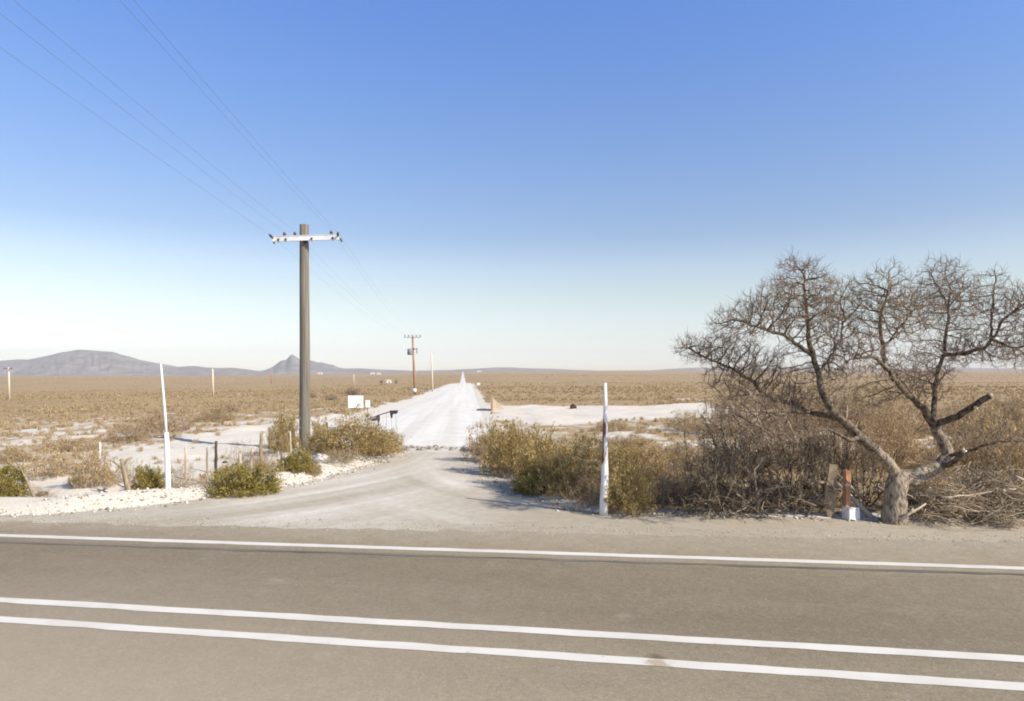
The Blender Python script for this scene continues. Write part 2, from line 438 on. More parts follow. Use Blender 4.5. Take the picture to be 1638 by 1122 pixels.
M['pale_twig'] = island('bleached_twig', [(0.0, (0.15, 0.11, 0.07)), (0.5, (0.40, 0.31, 0.205)), (1.0, (0.62, 0.50, 0.35))])
M['leaf_green'] = island('green_leaf', [(0.0, (0.16, 0.125, 0.028)), (0.5, (0.33, 0.265, 0.065)), (1.0, (0.54, 0.43, 0.14))], .7, .35)
M['leaf_olive'] = island('olive_leaf', [(0.0, (0.20, 0.145, 0.045)), (0.5, (0.42, 0.31, 0.11)), (1.0, (0.66, 0.51, 0.24))], .75, .35)
M['leaf_tawny'] = island('tawny_leaf', [(0.0, (0.32, 0.215, 0.10)), (0.5, (0.52, 0.375, 0.19)), (1.0, (0.72, 0.56, 0.34))], .8, .3)
M['scrub_a'] = island('dry_scrub', [(0.0, (0.31, 0.225, 0.125)), (0.5, (0.46, 0.34, 0.20)), (1.0, (0.62, 0.475, 0.29))], .9, .15)
M['scrub_b'] = island('olive_scrub', [(0.0, (0.25, 0.19, 0.095)), (0.5, (0.38, 0.295, 0.15)), (1.0, (0.52, 0.405, 0.22))], .9, .15)
M['stone'] = island('pale_stone', [(0.0, (0.20, 0.165, 0.125)), (0.35, (0.42, 0.36, 0.28)), (1.0, (0.72, 0.67, 0.59))])
M['rubble'] = simple('grey_rubble', (0.13, 0.115, 0.095), (0.36, 0.32, 0.265), 5, (1,1,1), .95, .6, .03)
M['dark_stone'] = simple('dark_stone', (0.04, 0.03, 0.025), (0.10, 0.075, 0.06), 4, (1,1,1), .95, .6, .05)
M['earth'] = simple('tan_earth', (0.32, 0.255, 0.185), (0.41, 0.335, 0.25), 3, (1,1,1), 1, .4, .03)

def splash_mat():
    """peeling whitewash over red-brown wood: bare on one flank and in flakes"""
    m, nt, b = nodes('peeling_whitewash')
    v = coords(nt); n = noise(nt, coords(nt, (9, 9, 2.2)), 1.0, 6, .7)
    sep = nt.nodes.new('ShaderNodeSeparateXYZ'); nt.links.new(v, sep.inputs[0])
    z = math_(nt, 'MULTIPLY', ramp(nt, sep.outputs[2], [(0.0, 0.0), (0.95, 0.0), (0.98, 0.55), (1.0, 0.6)]), 1.0)
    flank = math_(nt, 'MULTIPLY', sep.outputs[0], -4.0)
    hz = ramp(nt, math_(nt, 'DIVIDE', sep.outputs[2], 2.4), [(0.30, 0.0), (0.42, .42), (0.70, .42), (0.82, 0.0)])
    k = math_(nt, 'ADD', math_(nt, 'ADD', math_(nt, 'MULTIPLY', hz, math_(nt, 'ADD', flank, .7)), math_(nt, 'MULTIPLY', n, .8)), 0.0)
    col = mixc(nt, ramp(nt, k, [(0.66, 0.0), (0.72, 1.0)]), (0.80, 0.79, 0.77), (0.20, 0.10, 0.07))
    nt.links.new(col, b.inputs['Base Color']); bump(nt, b, n, .4, .01)
    return m
M['peeling'] = splash_mat()

# ------------------------------------------------------------------ world, sun, camera
SUN_AZ, SUN_EL = math.radians(121), math.radians(38)
w = bpy.data.worlds.new('World'); sc.world = w; w.use_nodes = True
wt = w.node_tree; bg = wt.nodes['Background']
sky = wt.nodes.new('ShaderNodeTexSky'); sky.sky_type = 'NISHITA'; sky.sun_disc = False
sky.sun_elevation = SUN_EL; sky.sun_rotation = SUN_AZ
sky.altitude = 1200; sky.air_density = 1.0; sky.dust_density = 1.0; sky.ozone_density = 1.6
# clear dry air: whiter towards the horizon, deeper blue aloft than the plain model gives
wtc = wt.nodes.new('ShaderNodeTexCoord'); wse = wt.nodes.new('ShaderNodeSeparateXYZ'); wt.links.new(wtc.outputs['Generated'], wse.inputs[0])
SKYK = [(0.0, (1.30, 1.22, 1.22)), (0.018, (1.25, 1.20, 1.24)), (0.05, (1.20, 1.04, .98)), (0.106, (1.27, 1.06, .86)), (0.15, (1.24, 1.07, .94)), (0.197, (1.01, .96, .95)), (0.347, (.90, 1.05, 1.27)), (0.483, (.80, 1.10, 1.58)), (0.60, (.80, .95, 1.15)), (1.0, (.80, .85, .92))]
wr = ramp(wt, wse.outputs[2], [(p, tuple(c * .5 for c in col)) for p, col in SKYK])
wm = mixc(wt, 1.0, sky.outputs[0], wr, 'MULTIPLY')
wv = wt.nodes.new('ShaderNodeVectorMath'); wv.operation = 'SCALE'; wv.inputs['Scale'].default_value = 2.0; wt.links.new(wm, wv.inputs[0])
wt.links.new(wv.outputs[0], bg.inputs[0]); bg.inputs[1].default_value = 0.12
sd = Vector((math.sin(SUN_AZ) * math.cos(SUN_EL), math.cos(SUN_AZ) * math.cos(SUN_EL), math.sin(SUN_EL)))
sl = bpy.data.lights.new('sun', 'SUN'); sl.energy = 4.8; sl.angle = math.radians(0.5); sl.color = (1.0, 0.92, 0.80)
so = bpy.data.objects.new('sun', sl); C.objects.link(so); so.location = (40, -30, 60)
so.rotation_euler = (-sd).to_track_quat('-Z', 'Y').to_euler()

cam = bpy.data.cameras.new('camera'); co = bpy.data.objects.new('camera', cam); C.objects.link(co)
co.location = (0, 0, CH); co.rotation_euler = (math.radians(90), 0, 0)
cam.sensor_fit = 'HORIZONTAL'; cam.sensor_width = 36; cam.lens = 36 * F / 1638
cam.shift_y = (HV - 561) / 1638; cam.clip_start = 0.1; cam.clip_end = 30000
sc.camera = co
sc.view_settings.view_transform = 'Standard'; sc.view_settings.look = 'None'
sc.view_settings.exposure = 0.45; sc.view_settings.gamma = 1
sc.cycles.filter_width = 1.9
sc.cycles.use_denoising = True
sc.cycles.max_bounces = 6; sc.cycles.transparent_max_bounces = 8

# ------------------------------------------------------------------ setting: ground
def grid_mesh(name, X, Y, Z, mat, attr=None, mask=None):
    ny, nx = X.shape
    v = np.stack([X.ravel(), Y.ravel(), Z.ravel()], 1)
    i = np.arange(ny * nx).reshape(ny, nx)
    q = np.stack([i[:-1, :-1], i[:-1, 1:], i[1:, 1:], i[1:, :-1]], -1).reshape(-1, 4)
    me = bpy.data.meshes.new(name)
    fill(me, v, q.ravel(), np.full(len(q), 4))
    me.polygons.foreach_set('use_smooth', np.ones(len(q), bool))
    if attr is not None:
        at = me.attributes.new('pale', 'FLOAT', 'POINT'); at.data.foreach_set('value', attr.ravel().astype(np.float32))
    me.materials.append(mat); me.update()
    o = bpy.data.objects.new(name, me); C.objects.link(o); return o

def blob(x, y, cx, cy, rx, ry, ang=0):
    dx, dy = x - cx, y - cy
    c, s = math.cos(ang), math.sin(ang)
    return np.clip(1.25 - np.hypot((dx*c + dy*s) / rx, (-dx*s + dy*c) / ry), 0, 1)

LAT = [ray_ground(*p)[:2] for p in [(120,770),(260,742),(330,724),(420,700),(500,684),(570,671),(640,662),(690,640)]]
CLEAR = [ray_ground(*p)[:2] for p in [(770,640),(800,649),(900,650),(1000,650),(1130,646),(1180,658),(1120,676),(1000,674),(905,684),(830,678),(775,672)]]
def pale_mask(x, y):
    d = outside_dist(x, y)
    r = np.hypot(x, y)
    m = np.full(x.shape, 0.0)
    left = x < -0.9 - .0655 * (y - 22)
    # scattered bare patches, fading with distance
    m = m + np.where(left, 0.40, 0.33) * (1 - sstep(r, 30, 75)) + 0.12 * (1 - sstep(r, 70, 250))
    m = np.maximum(m, np.where(left, 0.98, 0.72) * (1 - sstep(d, np.where(left, 1.2, .25), np.where(left, 3.2, 1.3))) * (y < 60))
    m = np.maximum(m, 0.95 * (1 - sstep(d, 0.3, 2.2)) * (y >= 22) * (y < 225))
    dl = seg_dist(x, y, LAT, closed=False)
    m = np.maximum(m, 1.25 * (1 - sstep(dl, 1.9, 3.4)))
    dc = seg_dist(x, y, CLEAR); ins = inside(x, y, CLEAR); dc = np.where(ins, -dc, dc)
    m = np.maximum(m, 0.82 * (1 - sstep(dc, -1.6, 1.6)))
    for (u, v, ru, rv, k) in [(70,690,60,7,.72),(160,672,50,4,.66),(20,712,50,6,.7),(250,664,40,4,.62),(90,738,60,8,.66),(215,715,50,9,.8),(130,800,150,14,1.1),(30,765,50,9,.9),
                              (1080,690,70,8,.95),(1010,700,60,8,.8),(1150,655,60,5,.9),(1400,690,40,8,.6),(1110,640,60,3,.6)]:
        c = ray_ground(u, v); a = ray_ground(u, v - rv); b2 = ray_ground(u, v + rv)
        m = np.maximum(m, k * blob(x, y, c[0], c[1], ru / F * c[1], abs(a[1] - b2[1]) / 2 + .3))
    m = np.where((~left) & (y < 21) & (d > .6), np.minimum(m, .22), m)
    return m

def axis(lo, hi, a, n, c=0.0):
    t = np.linspace(math.asinh((lo - c) / a), math.asinh((hi - c) / a), n)
    return c + a * np.sinh(t)
gx = axis(-6000, 6000, 14, 640, -4); gy = np.concatenate([np.linspace(-60, 9, 30)[:-1], axis(9, 6000, 12, 560, 12)])
X, Y = np.meshgrid(gx, gy)
Z = gz(X.ravel(), Y.ravel()).reshape(X.shape)
PM = pale_mask(X.ravel(), Y.ravel()).reshape(X.shape)
tag(grid_mesh('ground', X, Y, Z, M['ground'], PM), kind='structure')

# highway: a slab with its edge showing at the seam
def strip(name, f0, f1, z, mat, x0=XL, x1=XR, n=240, jit0=0, jit1=0, thick=0.0, sub=1):
    xs = np.linspace(x0, x1, n)
    a = f0(xs) + jit0 * (fbm(xs * 3, xs * 0 + 5) - .5); b = f1(xs) + jit1 * (fbm(xs * 3, xs * 0 + 8) - .5)
    ts = np.linspace(0, 1, sub + 1)
    X = np.stack([xs for t in ts]); Y = np.stack([a * (1 - t) + b * t for t in ts]); Z = np.full(X.shape, z)
    if thick:
        X = np.vstack([X[:-1], X[-1:], X[-1:]]); Y = np.vstack([Y[:-1], Y[-1:] - .02, Y[-1:]]); Z = np.full(X.shape, z)
        X = np.vstack([X, xs]); Y = np.vstack([Y, b + 0.01]); Z = np.vstack([Z, np.full(n, z - thick)])
    return grid_mesh(name, X, Y, Z, mat)
hw = tag(strip('highway', lambda x: x * 0 - 30, seam_y, 0.0, M['asphalt'], jit1=.30, thick=.012, n=1200), kind='structure')
def line_fn(p, q):
    (xa, ya), (xb, yb) = flat(*p), flat(*q); mm = (yb - ya) / (xb - xa)
    return lambda x: ya + mm * (np.asarray(x) - xa)
eA, eB = line_fn((0, 859.3), (1638, 912.0)), line_fn((0, 854.8), (1638, 907.0))
for nm, p0, p1 in (('edge_line', eA, eB),
                   ('centre_line', line_fn((0, 964.4), (1638, 1060)), line_fn((0, 955.9), (1638, 1049.4))),
                   ('centre_line', line_fn((0, 996.0), (1638, 1105.8)), line_fn((0, 986.5), (1638, 1092.8)))):
    o = strip(nm, p0, p1, 0.004, M['paint'], n=900, jit0=.03, jit1=.03); o.parent = hw
o = strip('tar_seam', line_fn((0, 869), (1638, 921)), line_fn((0, 867), (1638, 918.0)), 0.004, M['tar'], n=700, jit0=.10, jit1=.05); o.parent = hw

# driveway apron: fine grid clipped to the outline
def apron():
    xs = np.concatenate([np.linspace(XL, -17, 40)[:-1], np.linspace(-17, 12, 330), np.linspace(12, XR, 40)[1:]])
    ys = np.linspace(8.5, 25.5, 240)
    X, Y = np.meshgrid(xs, ys)
    dd = seg_dist(X.ravel(), Y.ravel(), APRON); ii = inside(X.ravel(), Y.ravel(), APRON)
    d = np.where(ii, -dd, dd).reshape(X.shape)
    # paleness: towards the white track and the driveway's middle
    px = blob(X, Y, -2.9, 16.8, 3.4, 6.0, 0.1) * 1.05 + sstep(Y, 14, 21.5) * .75 + blob(X, Y, -6, 12.6, 7, 2.6, -.12) * .55
    Z = np.full(X.shape, -0.006) - 0.02 * sstep(Y, 21, 25)
    i = np.arange(X.size).reshape(X.shape)
    q = np.stack([i[:-1, :-1], i[:-1, 1:], i[1:, 1:], i[1:, :-1]], -1).reshape(-1, 4)
    keep = (d.ravel()[q].min(1) < 0.25)
    q = q[keep]
    used = np.unique(q); re = np.full(X.size, -1); re[used] = np.arange(len(used))
    me = bpy.data.meshes.new('driveway')
    fill(me, np.stack([X.ravel(), Y.ravel(), Z.ravel()], 1)[used], re[q].ravel(), np.full(len(q), 4))
    at = me.attributes.new('pale', 'FLOAT', 'POINT'); at.data.foreach_set('value', px.ravel()[used].astype(np.float32))
    me.materials.append(M['apron'])
    o = bpy.data.objects.new('driveway', me); C.objects.link(o); return tag(o, kind='structure')
apron()

def track():
    ys = np.concatenate([np.linspace(21.2, 60, 120), np.linspace(61, 232, 120), np.geomspace(234, 5200, 160)])
    ts = np.linspace(0, 1, 13)
    far = ys > 228
    c = (740.5 - CU) / F * ys; wd = 1.5 + ys * 0.0005
    r = np.where(far, c + wd, -0.93 - 0.0655 * (ys - 22) + .35 + .3 * (fbm(ys * .8, ys * 0) - .5))
    l = np.where(far, c - wd, -0.93 - 0.0655 * (ys - 22) - 5.6 - .35 + .3 * (fbm(ys * .8, ys * 0 + 7) - .5))
    X = l[:, None] * (1 - ts) + r[:, None] * ts; Y = np.repeat(ys[:, None], 13, 1)
    Z = gbase(X, Y) + 0.012 + np.where(Y > 60, 0.03, 0) + np.where(Y > 400, Y * 0.0003, 0)
    Y[:40] += ((fbm(X[:40] * 1.7, Y[:40] * .3, 4) - .5) * 1.8) * (1 - sstep(ys[:40], 21, 24))[:, None]
    Z = Z + (np.exp(-((ts - .5) / .22)**2)[None, :] * .05 - .01) * sstep(Y, 22, 30) - .012 * (1 - sstep(Y, 21, 22.5))
    return tag(grid_mesh('dirt_track', X, Y, Z, M['track']), kind='structure')
track()

# ------------------------------------------------------------------ hills
def hill(name, sil, y0, depth, vb, seed):
    us = np.linspace(sil[0][0], sil[-1][0], max(60, int((sil[-1][0] - sil[0][0]) / 2)))
    top = np.interp(us, [s[0] for s in sil], [s[1] for s in sil])
    js = np.linspace(-1, 1, 61)
    X = np.zeros((61, len(us))); Y = X.copy(); Z = X.copy()
    for k, j in enumerate(js):
        y = y0 + j * depth
        X[k] = (us - CU) / F * y; Y[k] = y
        h = (vb - top) / F * y0
        prof = np.clip(1 - abs(j), 0, 1)**(0.8 if j < 0 else 1.0)
        nz = fbm(us * 0.05 + seed, np.full(len(us), k * .16 + seed), 5)
        gul = 1 - abs(2 * fbm(us * .09 + seed * 3, np.full(len(us), k * .05), 4) - 1)
        Z[k] = gbase(X[k], np.full(len(us), y)) - 6 + (h + 6 + (CH - (vb - HV) / F * y0 - gbase(X[k], np.full(len(us), y)))) * prof * (1 - (1 - prof) * (0.5 - nz) * 1.1) * (1 - .28 * (1 - gul) * (1 - prof) )
    o = grid_mesh(name, X, Y, Z, M['hill']); return tag(o, kind='structure')
hill('hill', [(-420,590),(-300,584),(-150,580),(-40,579),(0,577.5),(30,575),(45,575.5),(60,572.5),(80,568.5),(97,564),(112,562),(126,559.5),(146,560.5),(163,562),(180,563),(192,567),(205,570),(225,576),(245,580),(262,583),(285,587),(310,585.5),(330,588),(350,589),(372,588.5),(395,591),(430,596),(470,600)], 4600, 900, 600, 3)
hill('hill', [(405,596),(425,592),(435,588),(443,582),(450,577),(458,576),(463,570),(467,567),(471,569),(478,574),(488,577),(500,577),(507,580),(516,580),(526,583),(533,584),(541,588),(552,590),(575,589.5),(610,591.5),(640,592.5),(690,595)], 4900, 700, 599, 8)
hill('hill', [(600,596),(660,593.5),(720,592),(760,590),(790,588.2),(815,588),(850,589.5),(880,590),(920,592),(990,594)], 5300, 500, 597, 13)
hill('hill', [(985,594),(1040,592.5),(1080,590),(1110,588.5),(1150,588),(1220,589),(1300,588),(1420,590),(1560,589),(1700,591),(1900,594)], 5600, 300, 597, 21)

# ------------------------------------------------------------------ branching growth (space colonisation)
def colonize(pos, par, attr, step, infl, kill, iters, r, jit=0.35, up=0.0, maxn=20000, barren=()):
    last = {}; barren = set(barren)
    pos = [np.array(p, float) for p in pos]; par = list(par)
    A = np.array(attr); nd = np.full(len(A), 1e9); ni = np.zeros(len(A), int)
    new0 = 0
    for it in range(iters):
        nn = np.array(pos[new0:])
        for s in range(0, len(nn), 400):
            d = np.linalg.norm(A[:, None] - nn[None, s:s+400], axis=2)
            j = d.argmin(1); dm = d[np.arange(len(A)), j]
            b = dm < nd; nd[b] = dm[b]; ni[b] = new0 + s + j[b]
        keep = nd > kill; A = A[keep]; nd = nd[keep]; ni = ni[keep]
        act = nd < infl
        if not act.any() or len(pos) > maxn: break
        new0 = len(pos)
        ids, inv = np.unique(ni[act], return_inverse=True)
        PP = np.array([pos[i] for i in ids])
        D = A[act] - PP[inv]; D /= np.linalg.norm(D, axis=1)[:, None] + 1e-9
        acc = np.zeros((len(ids), 3)); np.add.at(acc, inv, D)
        acc /= np.linalg.norm(acc, axis=1)[:, None] + 1e-9
        acc += r.normal(0, jit, acc.shape); acc[:, 2] += up
        acc /= np.linalg.norm(acc, axis=1)[:, None] + 1e-9
        for i, p, a in zip(ids, PP, acc):
            q = last.get(int(i), ())
            if len(q) >= 3 or any(float(a @ b) > .9 for b in q) or int(i) in barren:
                if int(i) in barren or len(q) >= 2: nd[ni == i] = 1e8
                if int(i) in barren or len(q) >= 3: continue
            last[int(i)] = tuple(q) + (a,)
            pos.append(p + a * step); par.append(int(i))
        if len(pos) == new0: break
    return np.array(pos), np.array(par)

def pipe(par, tip, e, n):
    kids = [[] for _ in range(n)]
    for i, p in enumerate(par):
        if p >= 0: kids[p].append(i)
    rr = np.zeros(n)
    for i in range(n - 1, -1, -1):
        rr[i] = tip if not kids[i] else sum(rr[k]**e for k in kids[i])**(1 / e)
    return rr, kids

def chains(rr, kids, roots):
    out = []; st = [(r, None) for r in roots]
    while st:
        n0, pre = st.pop()
        ch = [pre, n0] if pre is not None else [n0]
        cur = n0
        while kids[cur]:
            ks = sorted(kids[cur], key=lambda k: -rr[k])
            for k in ks[1:]: st.append((k, cur))
            cur = ks[0]; ch.append(cur)
        out.append(ch)
    return out

def twiglets(mb, pos, rr, r, lo, hi, prob, lim, rad, per=1, upb=.2, dirs=None):
    ids = np.where(rr < lim)[0]
    for i in ids:
        for _ in range(per):
            if r.random() > prob: continue
            d = r.normal(0, 1, 3) if dirs is None else dirs[i] + r.normal(0, .62, 3)
            d[2] += upb; d /= np.linalg.norm(d)
            L = r.uniform(lo, hi); d2 = d + r.normal(0, .45, 3); d2 /= np.linalg.norm(d2)
            p = pos[i]
            mb.tube([p, p + d * L * .5, p + d * L * .5 + d2 * L * .5], [rad, rad * .8, rad * .4], 3, cap=False)

# ------------------------------------------------------------------ the mesquite tree
def mesquite():
    r = np.random.default_rng(5)
    Y0 = 11.5
    root = empty('mesquite_tree', (P(1432, 836, Y0)[0], Y0, 0.0), 'large bare mesquite tree with forked pale trunk and a wide crown of leafless twigs', 'tree')
    pos, par, rad = [], [], []
    def limb(pts, r0, r1, parent=None):
        """pts: (u, v, depth). joins the nearest existing node"""
        p = np.array([P(*q) for q in pts])
        if parent is None and pos:
            j = int(np.linalg.norm(np.array(pos) - p[0], axis=1).argmin())
            p[0] = pos[j]
        else: j = -1
        seg = np.linalg.norm(np.diff(p, axis=0), axis=1); s = np.concatenate([[0], np.cumsum(seg)])
        n = max(3, int(s[-1] / 0.085)); t = np.linspace(0, s[-1], n)
        q = np.stack([np.interp(t, s, p[:, k]) for k in range(3)], 1)
        q[1:-1] = .25 * q[:-2] + .5 * q[1:-1] + .25 * q[2:]
        prev = j
        for k in range(n):
            if j >= 0 and k == 0: continue
            pos.append(q[k] + (r.normal(0, .010, 3) if k else 0)); par.append(prev); rad.append(r0 + (r1 - r0) * (k / (n - 1))**.8); prev = len(pos) - 1
    limb([(1431,842,11.5),(1431,815,11.5),(1433,790,11.5),(1437,765,11.5)], .19, .17, True)
    limb([(1437,765,11.5),(1420,738,11.4),(1401,720,11.3),(1378,702,11.25),(1359,683,11.2),(1332,657,11.1),(1313,624,11.1),(1309,599,11.15),(1301,574,11.2),(1294,549,11.2),(1290,505,11.3),(1288,474,11.3),(1286,440,11.3)], .112, .016)
    limb([(1437,765,11.5),(1455,770,11.5),(1479,758,11.6),(1504,746,11.7),(1518,731,11.8),(1508,706,11.8),(1495,683,11.8),(1484,666,11.8)], .150, .080)
    limb([(1378,702,11.25),(1360,706,11.1),(1345,696,11.0),(1330,690,10.9)], .05, .02)
    limb([(1301,574,11.2),(1288,561,11.2),(1261,541,11.0),(1244,532,10.9),(1211,524,10.8),(1181,513,10.7)], .042, .014)
    limb([(1345,668,11.1),(1311,664,11.4),(1286,656,11.7),(1269,645,11.9),(1240,641,12.1),(1223,633,12.1),(1202,608,12.2),(1165,587,12.2),(1123,570,12.1),(1095,555,12.0)], .062, .012)
    limb([(1294,658,11.6),(1262,660,11.3),(1240,664,11.0),(1207,679,10.8),(1188,690,10.7)], .028, .01)
    limb([(1223,633,12.1),(1200,632,12.3),(1170,636,12.5)], .02, .008)
    limb([(1309,599,11.15),(1330,570,11.6),(1345,540,11.9),(1352,505,12.1)], .03, .012)
    limb([(1484,666,11.8),(1475,650,11.7),(1449,629,11.5),(1428,604,11.3),(1412,581,11.2),(1395,570,11.1),(1353,578,10.9)], .07, .014)
    limb([(1415,583,11.2),(1414,557,11.2),(1408,537,11.1),(1408,511,11.0),(1416,482,11.0),(1424,455,11.0)], .045, .012)
    limb([(1414,557,11.2),(1433,532,11.4),(1450,511,11.5),(1475,482,11.6)], .026, .010)
    limb([(1490,674,11.8),(1495,641,12.0),(1498,599,12.2),(1510,570,12.3),(1512,545,12.3),(1516,516,12.3),(1519,495,12.3),(1500,461,12.4),(1490,440,12.4)], .055, .012)
    limb([(1519,495,12.3),(1520,465,12.1),(1512,432,12.0)], .02, .009)
    limb([(1519,495,12.3),(1542,455,12.5)], .018, .009)
    b0 = len(pos)
    limb([(1498,678,11.8),(1533,666,11.5),(1558,650,11.3),(1583,633,11.15)], .062, .05)
    barren = list(range(b0 + 2, len(pos)))
    limb([(1510,572,12.3),(1535,566,11.9),(1563,562,11.6),(1588,545,11.4),(1604,511,11.3),(1640,486,11.2),(1680,470,11.1)], .04, .012)
    limb([(1588,545,11.4),(1586,495,11.6),(1594,440,11.7)], .026, .009)
    limb([(1588,548,11.4),(1625,560,11.0),(1660,548,10.8),(1700,552,10.6)], .024, .01)
    limb([(1515,728,11.8),(1533,727,11.5),(1563,717,11.3),(1590,708,11.1),(1638,705,11.0),(1670,700,10.9)], .035, .012)
    limb([(1504,746,11.7),(1528,738,11.3),(1541,722,11.1)], .05, .04)
    nsk = len(pos)
    lobes = [(1287,490,11.2,40,80,.9,380),(1268,440,11.2,26,40,.5,60),(1318,500,11.5,30,60,.7,150),(1240,490,10.9,34,52,.7,170),(1205,508,10.8,36,40,.7,130),(1170,520,10.8,40,30,.6,110),
             (1125,558,12.0,52,28,.7,170),(1165,566,12.2,44,36,.7,150),(1205,590,12.2,46,48,.8,170),(1245,598,11.9,44,42,.8,120),(1180,610,12.3,60,34,.8,130),
             (1352,510,11.9,30,70,.7,170),(1385,490,11.2,30,60,.7,160),(1418,480,11.0,28,60,.7,170),(1440,510,11.4,30,50,.7,110),(1468,500,11.6,30,46,.7,110),(1375,560,11.0,40,34,.7,110),
             (1495,470,12.3,28,60,.7,200),(1518,480,12.3,26,68,.7,200),(1545,490,12.5,26,56,.7,150),(1590,490,11.6,22,66,.7,170),(1612,500,11.3,28,50,.7,140),(1645,495,11.2,34,44,.7,170),
             (1560,556,11.8,56,34,.8,190),(1625,560,11.0,44,36,.8,180),(1690,540,11.0,40,60,.9,130),(1510,560,12.3,44,50,.8,150),(1445,590,11.7,46,40,.8,110),(1340,590,11.4,46,46,.8,140),
             (1275,640,11.8,56,40,.8,150),(1200,650,11.2,64,36,.8,190),(1240,690,11.0,60,30,.7,110),(1340,660,11.6,46,34,.6,80),(1590,700,11.1,50,22,.5,60),(1415,630,11.6,50,30,.6,70),(1480,610,12.0,40,30,.6,60)]
    att = []
    for (u, v, y, ru, rv, ry, n) in lobes:
        c = P(u, v, y); n = int(n * 2.3)
        g = r.normal(0, 1, (n, 3)); g /= np.linalg.norm(g, axis=1)[:, None]; g *= (r.random((n, 1)))**.55
        att.append(c + g * np.array([ru / F * y, ry, rv / F * y]))
    att = np.concatenate(att)
    # nothing grows from the trunk: start from the limbs only
    P1, R1 = colonize(pos, par, att, 0.066, 0.9, 0.072, 120, r, .17, .17, barren=barren)
    n = len(P1)
    rr, kids = pipe(R1, 0.0044, 2.35, n)
    rr[:nsk] = np.array(rad) * (1 + .22 * (fbm(np.arange(nsk) * .45, np.zeros(nsk) + 3.3, 3) - .5))
    rr[:4] *= np.array([1.35, 1.22, 1.1, 1.04])
    rr[nsk:] = np.minimum(rr[nsk:], .021)
    dirs = P1 - P1[np.maximum(R1, 0)]; dirs /= np.linalg.norm(dirs, axis=1)[:, None] + 1e-9
    roots = [i for i in range(n) if R1[i] < 0]
    tk, lm, tw = MB(), MB(), MB()
    for ch in chains(rr, kids, roots):
        q = P1[ch]; rad_ = rr[ch].copy()
        if len(ch) > 1 and R1[ch[0]] is not None and rad_[0] > rad_[1] * 1.3: rad_[0] = rad_[1] * 1.25
        thick = rad_ > 0.0125
        k = len(thick) if thick.all() else int(np.argmin(thick))
        if k >= 2:
            e = min(k + 1, len(ch))
            j = int(np.argmax(rad_[:e] < .088)) if (rad_[:e] < .088).any() else e
            if j >= 2:
                if ch[0] in roots: tk.tube(q[:j+1], rad_[:j+1], 14)
                else: ml = MB(); ml.tube(q[:j+1], rad_[:j+1], 12); ml.build('main_limb', M['bark'], root, root.location)
            if e - max(j, 0) >= 2: lm.tube(q[j:e], rad_[j:e], 9 if rad_[j] > .05 else 7)
            q, rad_ = q[e-1:], rad_[e-1:]
        if len(q) >= 2:
            rad_[-1] *= .5
            tw.tube(q, rad_, 4 if rad_[0] > .012 else 3, cap=False)
    twiglets(tw, P1, rr, r, .06, .22, .8, .010, .0030, 3, .55, dirs)
    tk.build('trunk', M['bark'], root, root.location)
    lm.build('limbs', M['dark_bark'], root, root.location)
    tw.build('crown', M['twig'], root, root.location)
    for (u, v, y, rr_, d) in ((1585,632,11.14,.052,(.75,-.25,.55)), (1543,720,11.08,.042,(.5,-.7,.6)), (1562,652,11.25,.03,(.5,-.8,.1))):
        m = MB(); c = P(u, v, y); d = np.array(d) / np.linalg.norm(d)
        m.tube([c - d * .03, c + d * .012], [rr_, rr_ * .96], 10); m.build('sawn_end', M['cut'], root, root.location)
mesquite()

# ------------------------------------------------------------------ shrubs
def leaf_cloud(mb, pts, r, size, n_per, spread):
    pts = np.repeat(pts, n_per, 0); n = len(pts)
    c = pts + r.normal(0, spread, (n, 3))
    o = pts - np.array([0, 0, -.2]); o /= np.linalg.norm(o, axis=1)[:, None] + 1e-9
    a = r.normal(0, .55, (n, 3)) + o * .7; a[:, 2] += .45; a /= np.linalg.norm(a, axis=1)[:, None]
    b = np.cross(a, r.normal(0, 1, (n, 3))); b /= np.linalg.norm(b, axis=1)[:, None]
    s = size * r.uniform(.6, 1.4, (n, 1))
    vs = np.stack([c - a * s, c + b * s * .26, c + a * s, c - b * s * .26], 1).reshape(-1, 3)
    base = mb.n
    mb.v.append(vs); mb.n += len(vs)
    idx = np.arange(n) * 4 + base
    mb.f.extend([(i, i + 1, i + 2, i + 3) for i in idx.tolist()]); mb.mi.extend([mb.m] * n); mb.sm.extend([False] * n)

